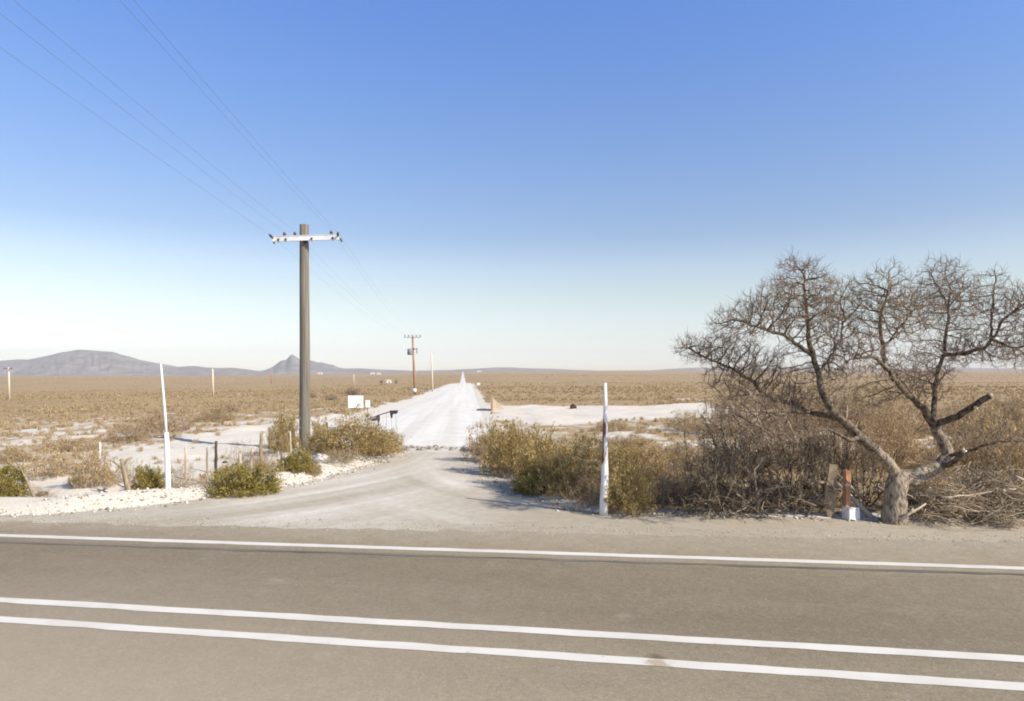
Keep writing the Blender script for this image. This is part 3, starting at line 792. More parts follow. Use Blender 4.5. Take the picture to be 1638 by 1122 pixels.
def shrub_meshes(seed, wd, h, nattr, leaf, lsize, n_per, spread, tip=.0035, shape='dome', twig='grey_twig', tw=.5, ragged=.25):
    """unit shrub about the origin: stems mesh (+ foliage mesh)"""
    r = np.random.default_rng(seed)
    ns = 9
    pos, par = [], []
    for k in range(ns):
        a = r.uniform(0, 2 * math.pi); pos.append(np.array([math.cos(a), math.sin(a), 0]) * wd * .12 * r.random() + [0, 0, -.03]); par.append(-1)
    g = r.normal(0, 1, (nattr * 2, 3)); g[:, 2] = abs(g[:, 2]); g /= np.linalg.norm(g, axis=1)[:, None]
    g *= r.random((len(g), 1))**.38
    out = np.where(r.random(len(g)) < .14, r.uniform(1.05, 1.38, len(g)), 1.0)
    lump = out + ragged * (fbm(np.arctan2(g[:, 1], g[:, 0]) * 1.5 + seed, g[:, 2] * 2.5 + seed, 3) - .5) * 2.6
    A = g * np.array([wd / 2, wd / 2, h]) * lump[:, None]
    A[:, 2] += .04; A = A[:nattr]
    p, q = colonize(pos, par, A, max(.045, h * .06), wd, max(.045, h * .065), 80, r, .26, .12, 4200)
    n = len(p); rr, kids = pipe(q, tip, 2.4, n); rr = np.minimum(rr, .028)
    st, fo = MB(), MB()
    for ch in chains(rr, kids, [i for i in range(n) if q[i] < 0]):
        if len(ch) >= 2: st.tube(p[ch], rr[ch], 4 if rr[ch[0]] > .012 else 3, cap=False)
    twiglets(st, p, rr, r, h * .08, h * .22, tw, tip * 1.9, tip * .7, 2, .35)
    tips = p[(rr < tip * 2.4) & (p[:, 2] > h * .06)]
    me_f = None
    if leaf and len(tips):
        leaf_cloud(fo, tips, r, lsize, n_per, spread)
    return st, fo, twig, leaf

SHRUB_CACHE = {}
def shrub(name, u, v, wpx, hpx, kind, label, cat='shrub', group=None, dy=0.0, var=0):
    """kind: green / olive / tawny / dry / bare / bleached"""
    g = G(u, v)
    y = g[1] + dy; x = (u - CU) / F * y; z = gz1(x, y) if dy else g[2]
    wd, h = wpx / F * y, hpx / F * y
    big = wd > 1.6
    key = (kind, var, big)
    if key not in SHRUB_CACHE:
        W, H = 1.7, 1.0
        na = (1150 if kind in ('bare', 'rust') else 900) if big else (620 if kind in ('bare', 'rust') else 520)
        sd = hash_(kind) + var * 17 + (500 if big else 0)
        cfg = dict(green=('leaf_green', .046, 13, .06, 'grey_twig', .5), olive=('leaf_olive', .044, 7, .06, 'rust_twig', .7), tawny=('leaf_tawny', .040, 5, .055, 'pale_twig', .8),
                   dry=('leaf_tawny', .022, 2, .04, 'pale_twig', 1.0), bare=('leaf_olive', .016, 1, .05, 'grey_twig', 1.2), rust=('leaf_tawny', .018, 1, .05, 'rust_twig', 1.2), bleached=(None, 0, 0, 0, 'pale_twig', 1.0))[kind]
        st, fo, tw, lf = shrub_meshes(sd, W, H, na, cfg[0], cfg[1] * (.8 if big else 1), cfg[2], cfg[3], .0046 if kind == 'bare' else .0036, twig=cfg[4], tw=cfg[5], ragged=.55)
        so_ = st.build('stems', M[tw]); fo_ = fo.build('foliage', M[lf]) if lf else None
        SHRUB_CACHE[key] = (so_.data, fo_.data if fo_ else None)
        bpy.data.objects.remove(so_)
        if fo_: bpy.data.objects.remove(fo_)
    sm, fm = SHRUB_CACHE[key]
    o = empty(name, (x, y, z - .02), label, cat, group)
    o.scale = (wd / 1.7, min(wd, 2.4) / 1.7, h / 1.0); o.rotation_euler = (0, 0, 0)
    rz = random.uniform(0, 6.28)
    a = bpy.data.objects.new('stems', sm); link(a, o); a.rotation_euler = (0, 0, rz)
    if fm:
        b = bpy.data.objects.new('foliage', fm); link(b, o); b.rotation_euler = (0, 0, rz)
    return o
def hash_(s): return sum(ord(c) * (i + 3) for i, c in enumerate(s))

GL, GR, GT = 'roadside shrubs left of the driveway', 'roadside shrubs right of the driveway', 'dry bushes around the mesquite tree'
SH = [
 # left of the driveway
 (394,789,104,42,'green','low bright green rounded shrub on the white verge, left of the driveway mouth',GL,0),
 (474,765,50,26,'green','small green shrub on pale rubble just below the tall grey pole',GL,1),
 (500,764,28,13,'olive','tiny flat olive tuft right of the small green shrub below the pole',GL,0),
 (0,803,72,44,'green','green shrub cut off by the left edge of the picture',GL,2),
 (62,799,50,22,'dry','low straw plant beside the leaning pale stick at far left',GL,1),
 (150,784,76,62,'tawny','tall ragged straw olive shrub with bare twigs, left of the forked stake',GL,2),
 (240,787,62,34,'green','dark green low shrub between the forked stake and the leaning white post',GL,0),
 (292,782,46,40,'dry','thin dry shrub just right of the leaning white post',GL,0),
 (86,766,84,36,'tawny','tawny yellow bush on white soil at far left, behind the leaning pale stick',GL,0),
 (20,742,70,24,'tawny','tawny bush at the left edge behind the yellow bush',GL,1),
 (112,724,100,24,'tawny','wide tawny bush on bare white ground, left of the white stake',GL,2),
 (205,708,80,26,'rust','brown twiggy bush on white soil behind the white stake',GL,0),
 (262,694,84,30,'rust','brown bush crossed by the leaning white post at half height',GL,1),
 (345,676,64,24,'tawny','grey tawny bush beyond the pale side track, left of the pole',GL,0),
 (420,766,56,46,'dry','sparse yellow plant among the pale stakes behind the bright green shrub',GL,1),
 (384,760,44,40,'dry','thin straw plant left of the pale stakes, behind the bright green shrub',GL,2),
 (452,734,50,52,'olive','olive shrub touching the left side of the tall grey pole',GL,0),
 (512,731,48,48,'olive','olive shrub touching the right side of the tall grey pole',GL,1),
 (566,736,126,52,'olive','largest olive brown shrub left of the driveway, below the white sign board',GL,2),
 (604,732,60,40,'tawny','tawny shrub leaning against the largest olive shrub on its right',GL,1),
 (629,724,34,38,'tawny','round tan shrub at the driveway edge, last one before the white track',GL,2),
 (545,748,70,20,'dry','low dry litter bush at the foot of the largest olive shrub',GL,0),
 (205,775,50,34,'dry','dry twiggy bush around the foot of the forked stake',GL,1),
 (330,786,30,20,'dry','small straw tuft between the fence post and the bright green shrub',GL,2),
 # right of the driveway
 (782,738,62,62,'tawny','tall tawny shrub at the driveway edge, first one right of the white track',GR,0),
 (818,758,72,76,'olive','olive shrub with pale tall stems, second along the right driveway edge',GR,0),
 (855,789,46,42,'green','greenest low shrub at the right corner of the driveway',GR,1),
 (862,782,80,88,'olive','olive shrub behind the greenest low shrub at the driveway corner',GR,1),
 (908,795,84,84,'olive','broad olive shrub left of the peeling white post',GR,2),
 (938,812,66,60,'rust','brown twiggy shrub at the left foot of the peeling white post',GR,0),
 (908,742,110,40,'tawny','wide tawny bush behind the olive shrubs, left of the peeling post',GR,1),
 (840,728,80,46,'tawny','tawny bush below the pale clearing near the tan wedge ramp',GR,2),
 (1000,818,72,74,'olive','olive shrub at the right foot of the peeling white post',GR,0),
 (1012,764,90,54,'olive','olive shrub standing behind and right of the peeling white post',GR,1),
 (1045,812,66,60,'rust','brown shrub just left of the thin short fence stake',GR,1),
 (1088,815,84,68,'rust','brown shrub right of the thin short fence stake',GR,2),
 (1075,745,90,40,'tawny','tawny bush behind the short fence stake, below the pinkish bare ground',GR,0),
 (1010,718,70,22,'tawny','low tawny bush on pinkish bare ground right of the post top',GR,1),
 (985,690,60,18,'tawny','small tan bush on the edge of the pale clearing',GR,2),
 (800,722,66,34,'tawny','straw coloured low bush at the top of the driveway hedge, beside the white track',GR,1),
 (880,765,70,56,'olive','olive bush in the middle of the hedge, just in front of the short dark post',GR,0),
 (942,772,70,42,'tawny','tawny bush close behind the peeling white post on its left',GR,2),
 (960,745,80,28,'olive','olive bush behind the peeling white post, crossed by it at mid height',GR,2),
 (1040,770,70,44,'tawny','tawny bush left of and behind the brown shrubs by the thin short stake',GR,0),
 (975,806,40,40,'dry','dry straw plant hugging the right foot of the peeling white post',GR,1),
 (1108,790,80,56,'tawny','tawny bush at the left edge of the bare tangles under the tree',GR,1),
 # around the tree
 (1140,822,116,118,'bare','dark bare tangle at the left end of the brush, under the lowest limb tips',GT,0),
 (1205,826,110,110,'bare','bare thorny bush behind the bleached forked branch',GT,1),
 (1265,827,124,140,'bare','largest bare tangle under the tree, left of the grey plank',GT,2),
 (1180,760,140,92,'bare','grey brown bare bush behind the tangles at left of the tree',GT,1),
 (1320,822,90,120,'bare','bare tangle directly behind the grey plank',GT,0),
 (1385,826,80,110,'bare','bare bush between the red post and the tree trunk',GT,2),
 (1250,745,130,88,'rust','rust brown bush behind the big bare tangle',GT,0),
 (1350,752,130,96,'rust','rust brown bush seen under the left main limb',GT,1),
 (1165,700,90,62,'rust','rust brown twiggy bush by the pinkish ground, behind the low left limb',GT,2),
 (1425,745,100,84,'tawny','tan bush seen through the fork of the tree',GT,0),
 (1450,700,110,60,'rust','rust brown bush far behind the trunk fork',GT,0),
 (1560,760,120,96,'tawny','tan bush behind the sawn right branch',GT,1),
 (1500,822,96,86,'rust','brown bush rising out of the brush heap just right of the trunk',GT,1),
 (1600,822,110,100,'bare','dark bare bush rising behind the brush heap at the right edge of the picture',GT,1),
 (1630,775,110,90,'tawny','tan bush at the right edge of the picture behind the brush heap',GT,2),
 (1560,700,120,52,'rust','brown bush far behind the sawn right branch',GT,1),
 (1640,705,110,70,'tawny','pale tan bush at the right edge above the thin long branch',GT,0),
 (1370,690,110,52,'tawny','tan bush far behind the left main limb',GT,1),
 (1285,680,100,54,'rust','brown bush far behind the lowest left limb',GT,2),
 (1100,690,70,28,'tawny','small tan bush left of the crown tips on pinkish ground',GT,1),
]
for (u, v, wp, hp, k, lab, grp, var) in SH:
    if grp == GR: wp *= 1.2; hp *= .86
    dy = {1320: .75, 1385: .8, 1265: .45, 1205: .3}.get(u, 0.0) if k == 'bare' else 0.0
    shrub({'bare': 'bare_bush', 'rust': 'brown_bush', 'tawny': 'dry_bush', 'dry': 'straw_plant', 'green': 'green_shrub', 'olive': 'olive_shrub', 'bleached': 'dead_bush'}[k], u, v, wp, hp, k, lab, 'bush' if k in ('bare', 'rust', 'tawny') else 'shrub', grp, dy, var)

# bleached forked dead branches standing in the brush
def dead_branch(u, v, lines, rad, label, mat='pale_wood', group='dead branches on the verge'):
    g = G(u, v); y = g[1]
    m = MB()
    for k, ln in enumerate(lines):
        pts = [P(a, b, y + c) for a, b, c in ln]
        pts = [p + rng.normal(0, .008, 3) for p in pts]
        m.tube(pts, np.linspace(rad * (1 if k == 0 else .7), rad * .3, len(pts)), 6)
    o = m.build('dead_branch', M[mat], None, (g[0], y, g[2]))
    tag(o, label, 'branch', group)
dead_branch(1212, 824, [[(1212,828,0),(1212,808,0),(1216,792,-.05),(1226,783,-.1),(1243,780,-.1),(1262,778,-.1)], [(1213,812,0),(1211,790,0),(1208,768,.05),(1206,752,.05),(1216,742,.1),(1222,732,.1)], [(1212,820,0),(1200,806,-.1),(1188,798,-.15),(1178,790,-.2)],
                        [(1200,806,-.1),(1192,814,-.2),(1166,824,-.25)], [(1213,806,0),(1226,792,.1),(1238,784,.2),(1250,768,.25)], [(1208,770,.05),(1200,758,.1),(1190,745,.12)]], .026, 'bleached forked dead branch standing at the verge left of the grey plank')
dead_branch(1310, 826, [[(1292,826,0),(1301,808,0),(1312,794,.05),(1318,790,.05)], [(1301,808,0),(1296,796,.1)]], .018, 'short bleached stick leaning in the dark gap beside the grey plank')
dead_branch(1440, 834, [[(1440,832,-.25),(1455,822,-.3),(1470,812,-.3),(1482,806,-.3)], [(1455,822,-.3),(1460,812,-.35)]], .036, 'broken pale limb lying against the right foot of the tree trunk')
dead_branch(55, 803, [[(57,806,0),(44,770,0),(33,752,.05),(26,738,.05)], [(44,770,0),(38,748,.1),(40,735,.1)], [(33,752,.05),(18,746,.1)]], .034, 'leaning pale stick on the white verge near the left edge', 'grey_wood')

# heaps of cut brush right of the trunk
def brush_heap(u, v, wpx, hpx, n, label, seed, dark=.5):
    r = np.random.default_rng(seed)
    g = G(u, v); g = np.array([g[0] * (1 + .5 / g[1]), g[1] + .5, 0.0]); g[2] = gz1(g[0], g[1]); y = g[1]; W = wpx / F * y; H = hpx / F * y
    o = empty('brush_heap', tuple(g), label, 'brush heap', 'heaps of cut brush beside the trunk')
    thin, limbs = MB(), []
    for k in range(n):
        a = r.uniform(-1, 1); h = H * (1 - abs(a)**2.2) * r.random()**.7
        c = np.array([a * W / 2, r.normal(0, .45), h])
        th = r.uniform(0, 2 * math.pi); d = np.array([math.cos(th), math.sin(th) * .7, r.normal(.05, .38)]); d /= np.linalg.norm(d)
        L = r.uniform(.25, 1.0); bend = r.normal(0, .28, 3) * L * .5
        s = np.linspace(-.5, .5, 6)
        pts = c + np.outer(s, d) * L + np.outer(.25 - s**2, bend) * 2 + r.normal(0, .012, (6, 3))
        pts[:, 2] = np.maximum(pts[:, 2], -.02 + .01 * r.random())
        big = r.random() < (.07 if u > 1400 else 0)
        rad = r.uniform(.012, .030) if big else r.uniform(.0035, .010)
        mb = MB() if big else thin
        if big: limbs.append(mb)
        mb.tube(pts, np.linspace(rad, rad * .45, 6), 6 if big else 3)
        if not big:
            for _ in range(3):
                i = r.integers(1, 5); e = d + r.normal(0, .8, 3); e /= np.linalg.norm(e)
                q = pts[i]; l2 = r.uniform(.08, .3)
                mb.tube([q, q + e * l2 * .5 + r.normal(0, .015, 3), q + e * l2], [rad * .7, rad * .5, rad * .3], 3, cap=False)
    thin.build('twigs', M['pale_twig' if u > 1400 else 'grey_twig'], o)
    for q in limbs: q.build('cut_limb', M['pale_wood'], o)
brush_heap(1510, 836, 120, 46, 520, 'heap of cut brush leaning on the right side of the tree trunk', 3)
brush_heap(1605, 837, 130, 58, 620, 'wide heap of tangled brush at the right edge of the picture', 4)
brush_heap(1560, 815, 170, 46, 520, 'taller tangle of brush behind the two heaps right of the trunk', 5)
brush_heap(1240, 824, 130, 34, 240, 'low tangle of cut twigs along the verge left of the grey plank', 6)
brush_heap(1120, 818, 110, 30, 220, 'low tangle of twigs along the verge right of the short fence stake', 7)

# ------------------------------------------------------------------ posts and stakes
def stake(name, u, vb, ut, vt, wpx, mat, label, cat='post', group='posts and stakes left of the driveway', taper=.8, n=7, lean=0.0):
    g = G(u, vb); y = g[1]; top = P(ut, vt, y + lean)
    m = MB(); r0 = wpx / F * y / 2
    b = np.array([g[0], y, g[2] - .12])
    k = 7; t = np.linspace(0, 1, k)
    pts = b + np.outer(t, top - b); pts[1:-1] += rng.normal(0, r0 * .16, (k - 2, 3))
    m.tube(pts, r0 * (1 + (taper - 1) * t) * rng.uniform(.9, 1.1, k), n)
    return tag(m.build(name, M[mat], None, tuple(g)), label, cat, group)
stake('fence_post', 345, 772, 346, 706, 5, 'dark_wood', 'thin dark fence post standing just left of the bright green shrub')
stake('fence_post', 298, 766, 297, 716, 4.5, 'pale_wood', 'pale thin fence post on white sand, right of the leaning white post')
stake('fence_post', 332, 757, 331, 716, 3, 'grey_wood', 'thinnest fence post, between the pale and the dark fence posts')
stake('fence_post', 417, 750, 418, 694, 6.5, 'grey_wood', 'crooked grey wooden post behind the bright green shrub')
stake('fence_post', 431, 724, 430, 699, 3, 'dark_wood', 'short thin dark stake just right of the crooked grey post')
stake('fence_post', 470, 718, 467, 671, 7, 'dark_wood', 'thick dark post standing just left of the tall grey pole', taper=.35)
stake('fence_post', 524, 722, 523, 676, 3.2, 'dark_wood', 'thin dark stake rising from the shrub right of the tall pole')
stake('fence_post', 383, 764, 384, 726, 6, 'pale_wood', 'left one of two short pale stakes behind the bright green shrub')
stake('fence_post', 401, 764, 404, 716, 6, 'pale_wood', 'right one of two short pale stakes behind the bright green shrub')
stake('fence_post', 466, 740, 464, 690, 3, 'pale_wood', 'pale thin stake in front of the thick dark post')
stake('fence_post', 446, 742, 445, 722, 3, 'pale_wood', 'short pale peg between the crooked grey post and the tall grey pole')
stake('fence_post', 451, 750, 450, 728, 3, 'dark_wood', 'short dark peg just right of the short pale peg near the tall pole')
stake('marker_stake', 160, 736, 160, 708, 3.2, 'white', 'small white marker stake standing above the ragged straw olive shrub', 'stake')
def forked():
    g = G(207, 795); y = g[1]; m = MB()
    m.tube([P(208,798,y), P(203,774,y), P(198,752,y), P(194,734,y)], [.06,.055,.045,.03], 8)
    m.tube([P(196,745,y), P(204,735,y+.05), P(212,732,y+.1)], [.04,.028,.016], 6)
    m.tube([P(196,748,y), P(186,742,y-.05), P(180,738,y-.05)], [.035,.022,.014], 6)
    tag(m.build('forked_stake', M['grey_wood'], None, tuple(g)), 'leaning grey forked stake between the olive and dark green shrubs', 'stake', 'posts and stakes left of the driveway')
forked()
GRP = 'posts and stakes right of the driveway'
stake('fence_post', 1060, 815, 1060, 767, 4.5, 'grey_wood', 'thin short fence stake left of the brush under the tree', group=GRP)
stake('fence_post', 872, 758, 871, 710, 6, 'dark_metal', 'short dark post among the olive shrubs left of the peeling post', group=GRP)
stake('fence_post', 850, 770, 850, 720, 4, 'dark_wood', 'thin dark stake left of the short dark post in the olive shrubs', group=GRP)
stake('fence_post', 1000, 812, 1003, 770, 4, 'pale_wood', 'pale stick in the olive shrub right of the peeling post', group=GRP)
stake('fence_post', 929, 800, 928, 742, 3.5, 'grey_wood', 'slim grey stake in the olive shrub left of the peeling post', group=GRP)

# leaning white gate post at left: stout whitewashed stub and slender rod
g = G(269, 792); y = g[1]
o = empty('gate_post', tuple(g), 'tall white leaning gate post with stout base and slender upper rod, left verge', 'post')
m = MB(); m.tube([P(269,796,y), P(268.6,770,y), P(267.6,735,y), P(266.6,705,y), P(266,692,y)], [.060,.057,.053,.050,.044], 10)
m.build('post_stub', M['whitewash'], o, g)
m = MB(); m.tube([P(266.5,700,y-.02), P(264,660,y), P(260.5,620,y), P(257.4,583,y)], [.026,.025,.023,.018], 8)
m.build('rod', M['white'], o, g)
# peeling white post at right
g = G(966, 823); y = g[1]; m = MB()
pts = [P(965,828,y), P(966,800,y), P(967.5,770,y), P(967.5,735,y), P(968,690,y), P(968.5,650,y), P(968,613,y)]
m.tube(pts, [.078,.077,.069,.057,.047,.038,.027], 12)
tag(m.build('gate_post', M['peeling'], None, (P(967,823,y)[0], y, 0)), 'tapered white post with peeling paint standing at the right driveway corner', 'post')

# plank, red post and braces at the foot of the tree
g = G(1326, 828); y = g[1]; m = MB()
outl = [(1325,830),(1332,830),(1337,806),(1340,784),(1338,765),(1341,744),(1327,743),(1325,762),(1320,784),(1319,806)]
fr = [P(a, b, y) for a, b in outl]; bk = [p + np.array([.01, .05, 0]) for p in fr]; n = len(outl)
m.add(np.array(fr + bk), [tuple(range(n - 1, -1, -1)), tuple(range(n, 2 * n))] + [(i, (i + 1) % n, n + (i + 1) % n, n + i) for i in range(n)])
tag(m.build('fence_plank', M['grey_wood'], None, tuple(g)), 'wide weathered grey plank standing upright at the verge left of the red post', 'plank', GRP)
g = G(1357, 829); y = g[1]
o = empty('marker_post', tuple(g), 'square red brown post with white painted base beside the tree trunk', 'post', GRP)
m = MB(); c0, c1 = P(1355, 832, y), P(1354, 753, y)
m.box((c0 + c1) / 2, (.098, .09, c1[2] - c0[2]), Matrix.Rotation(math.radians(12), 3, 'Z')); m.build('post_shaft', M['red_wood'], o, g)
m = MB(); c = P(1361, 822, y - .05); m.box(c, (.215, .2, .24), Matrix.Rotation(math.radians(12), 3, 'Z'), .93); m.build('white_base', M['whitewash'], o, g)
m = MB(); m.box(P(1354, 775, y) , (.102, .094, .05), Matrix.Rotation(math.radians(12), 3, 'Z')); m.build('pale_band', M['pale_wood'], o, g)
def pole2(name, a, b, r0, r1, mat, label, cat, group):
    m = MB(); t = np.linspace(0, 1, 6); pts = a + np.outer(t, b - a); pts[1:-1] += rng.normal(0, .007, (4, 3))
    tag(m.build(name, M[mat] if isinstance(mat, str) else mat, None, tuple(b)), label, cat, group); return
def brace(pa, pb, ya, yb, r0, r1, label):
    a, b = P(*pa, ya), P(*pb, yb); m = MB(); t = np.linspace(0, 1, 6); pts = a + np.outer(t, b - a); pts[1:-1] += rng.normal(0, .006, (4, 3))
    m.tube(pts, r0 + (r1 - r0) * t, 7)
    tag(m.build('brace_pole', M['pale_wood'], None, tuple(b)), label, 'brace pole', GRP)
brace((1330, 766), (1403, 836), 12.05, 11.75, .035, .048, 'long pale brace pole slanting down from the plank to the trunk foot')
brace((1338, 757), (1382, 800), 12.4, 12.5, .026, .034, 'shorter pale brace pole behind the red post')
brace((1292, 772), (1326, 772), 12.05, 12.1, .03, .026, 'short level pale rail left of the grey plank')

# ------------------------------------------------------------------ main utility pole
g = G(487, 724); PY = g[1]; PX = g[0]
o = empty('utility_pole', tuple(g), 'tall weathered grey utility pole with white crossarm left of the driveway', 'utility pole')
m = MB(); t = np.linspace(0, 1, 14); b0, b1 = P(487, 730, PY), P(487.3, 360, PY)
m.tube(b0 + np.outer(t, b1 - b0) + np.stack([.012 * np.sin(t * 5), t * 0, t * 0], 1), .175 + (.142 - .175) * t, 20)
m.build('pole_shaft', M['pole'], o, g)
AY = PY - .2
aL, aR = P(436, 382.6, AY + .05), P(543, 379.4, AY - .05)
ad = (aR - aL) / np.linalg.norm(aR - aL)
Rm = Matrix(((ad[0], -ad[1], 0), (ad[1], ad[0], 0), (0, 0, 1))) @ Matrix.Rotation(-math.asin(ad[2]), 3, 'Y')
mid = (aL + aR) / 2
m = MB(); L = np.linalg.norm(aR - aL)
m.box(mid + np.array([0, 0, .078]), (L, .10, .014), Rm); m.box(mid - np.array([0, 0, .078]), (L, .10, .014), Rm); m.box(mid - np.array([0, .03, 0]), (L - .004, .016, .142), Rm)
m.build('crossarm', M['arm'], o, g)
m = MB(); pc = P(487.3, 381, PY)
m.tube([pc - [0, 0, .07], pc + [0, 0, .05]], [.158, .158], 20); m.box(pc + np.array([.09, -.17, -.14]), (.12, .09, .10)); m.box(pc + np.array([-.12, -.19, -.07]), (.30, .05, .035))
m.build('clamp_band', M['dark_metal'], o, g)
ins = []
for du, up_ in ((-50, .02), (-33, .10), (-16, .10), (40, .05), (55, -.02)):
    c = mid + ad * ((487 + du - 489.5) / F * AY) + np.array([0, -.02, .02])
    ins.append(c)
for k, (du, s) in enumerate(((-51, 0), (-33, 1), (-16, 1), (43, 1), (54, 0))):
    c = mid + ad * ((du - 2) / F * AY)
    m = MB()
    if s:
        m.tube([c + [0, 0, .06], c + [0, 0, .12]], [.014, .014], 8); m.tube([c + [0, 0, .105], c + [0, 0, .125], c + [0, 0, .15], c + [0, 0, .175], c + [0, 0, .20]], [.03, .055, .04, .05, .02], 12)
    else:
        sgn = -1 if du < 0 else 1
        m.tube([c, c + [sgn * .03, -.12, .06], c + [sgn * .05, -.20, .10]], [.018, .045, .03], 10); m.tube([c, c + [sgn * .04, .14, -.05], c + [sgn * .06, .26, -.10]], [.018, .04, .02], 10)
    m.build('insulator', M['ceramic'], o, g)
for du in (-42, -30, 12, 46):
    c = mid + ad * ((du - 2) / F * AY)
    m = MB(); m.box(c + np.array([0, -.055, -.03]), (.05, .03, .05)); m.tube([c + [0, -.05, -.05], c + [.01, -.05, -.13]], [.012, .01], 6); m.build('bolt', M['dark_metal'], o, g)

# far pole with transformer, second far pole and the poles across the plain
FP = ray_ground(664, 631)
def far_pole(u, vb, ut, vt, wpx, mat, arm, label, tf=False, white=False, group='distant utility poles', wmin=.0):
    g = ray_ground(u, vb); y = g[1]; k = y / F
    o = empty('utility_pole', tuple(g), label, 'utility pole', group)
    m = MB(); b, t_ = P(u, vb + .5, y), P(ut, vt, y)
    m.tube([b, (b + t_) / 2, t_], np.array([1, .9, .75]) * wpx * k / 2, 10); m.build('pole_shaft', M[mat], o, g)
    if arm:
        m = MB(); c = P(ut, vt + 4, y) + np.array([0, -.15, 0]); m.box(c, (arm * k, .08, .08)); m.build('crossarm', M['grey_metal' if tf else 'pale_pole'], o, g)
        for s in (-1, -.5, .5, 1):
            m = MB(); q = c + np.array([s * arm * k * .47, 0, .06]); m.tube([q, q + [0, 0, .12], q + [0, 0, .24]], [.03, .08, .05], 8); m.build('insulator', M['ceramic'], o, g)
    if tf:
        m = MB(); c = P(656, 563, y) + np.array([0, -.1, 0]); m.tube([c - [0, 0, .42], c - [0, 0, .38], c + [0, 0, .34], c + [0, 0, .40]], [.26, .34, .34, .24], 14); m.build('transformer', M['grey_metal'], o, g)
        m = MB(); c = P(661, 558.5, y) + np.array([0, -.1, 0]); m.box(c, (1.15, .12, .10)); m.tube([P(666.5, 558, y), P(667, 566, y)], [.05, .05], 6); m.build('cutout_arm', M['dark_metal'], o, g)
        m = MB(); m.tube([P(663, 627.5, y) , P(663, 622, y)], [.26, .24], 10); m.build('white_band', M['whitewash'], o, g)
    return o
far_pole(664, 631, 660, 536, 4.0, 'brown_pole', 26, 'brown leaning utility pole with grey transformer beside the white track', tf=True)
far_pole(692, 627, 690, 567, 2.8, 'pale_pole', 0, 'pale slim utility pole between the transformer pole and the white track')
far_pole(15, 641, 14, 588, 3.0, 'pale_pole', 12, 'pale utility pole with short crossarm at the far left edge of the plain')
far_pole(341, 635, 340, 590, 3.2, 'pale_pole', 0, 'pale utility pole on the plain between the white post and the tall grey pole')
far_pole(434, 614, 434, 591, 1.5, 'brown_pole', 0, 'small brown distant pole in front of the pointed hill')
far_pole(566, 617, 566, 599, 1.5, 'pale_pole', 0, 'tiny pale distant pole on the plain above the white sign board')

# wires
def wire(pts, label, sag=.35):
    m = MB(); pts = np.array(pts)
    out = []
    for a, b in zip(pts[:-1], pts[1:]):
        n = 40; t = np.linspace(0, 1, n)
        q = a + np.outer(t, b - a); q[:, 2] -= sag * 4 * t * (1 - t) * np.linalg.norm(b - a) / 60
        out.append(q if not out else q[1:])
    q = np.concatenate(out)
    m.tube(q, .0026, 4)
    tag(m.build('power_line', M['wire'], None, tuple(pts[1])), label, 'wire', 'overhead wires along the dirt track')
FY = FP[1]; k = FY / F
fc = P(660, 541, FY)
DV = np.array([PX - fc[0], PY - FY, 0]); DV /= np.linalg.norm(DV)
labs = ['leftmost overhead wire, tied to the left end of the white crossarm', 'second overhead wire from the left, on an upright pin of the crossarm', 'overhead wire on the pin beside the tall grey pole', 'overhead wire on the upright pin of the right crossarm half', 'rightmost overhead wire, tied to the right end of the white crossarm']
for i, (du, up_) in enumerate(((-53, .10), (-33, .205), (-16, .205), (43, .205), (56, .08))):
    a = mid + ad * ((du - 2) / F * AY) + np.array([0, 0, up_])
    fb = fc + np.array([(-12.2, -6.1, -3, 6.1, 12.2)[i] * k, 0, .34])
    back = a + DV * 62 + np.array([0, 0, .5])
    wire([back, a, fb], labs[i], .55)

# ------------------------------------------------------------------ signs and small structures
def sign():
    g = G(569, 688); y = g[1]
    o = empty('sign_board', tuple(g), 'blank white sign board on two thin legs left of the white track', 'sign')
    m = MB(); a, b = P(557, 653, y), P(581, 633, y); m.box((a + b) / 2, (b[0] - a[0], .035, b[2] - a[2])); m.build('board', M['white'], o, g)
    for u in (559.5, 578.5):
        m = MB(); q0, q1 = P(u, 692, y + .045), P(u, 636, y + .045); m.box((q0 + q1) / 2, (.045, .045, q1[2] - q0[2])); m.build('leg', M['pale_wood'], o, g)
    m = MB(); q0, q1 = P(561, 654.6, y + .04), P(577, 653.6, y + .04); m.box((q0 + q1) / 2, (q1[0] - q0[0], .04, .04)); m.build('bottom_rail', M['dark_wood'], o, g)
    g = G(589, 690); y = g[1]
    o = empty('sign_plate', tuple(g), 'small narrow white plate on a thin dark leg beside the white sign board', 'sign')
    m = MB(); a, b = P(584.5, 652, y), P(592, 640.5, y); m.box((a + b) / 2, (b[0] - a[0], .02, b[2] - a[2])); m.build('plate', M['white'], o, g)
    m = MB(); m.tube([P(588.5, 692, y + .03), P(588, 642, y + .03)], [.016, .016], 6); m.build('leg', M['dark_metal'], o, g)
sign()
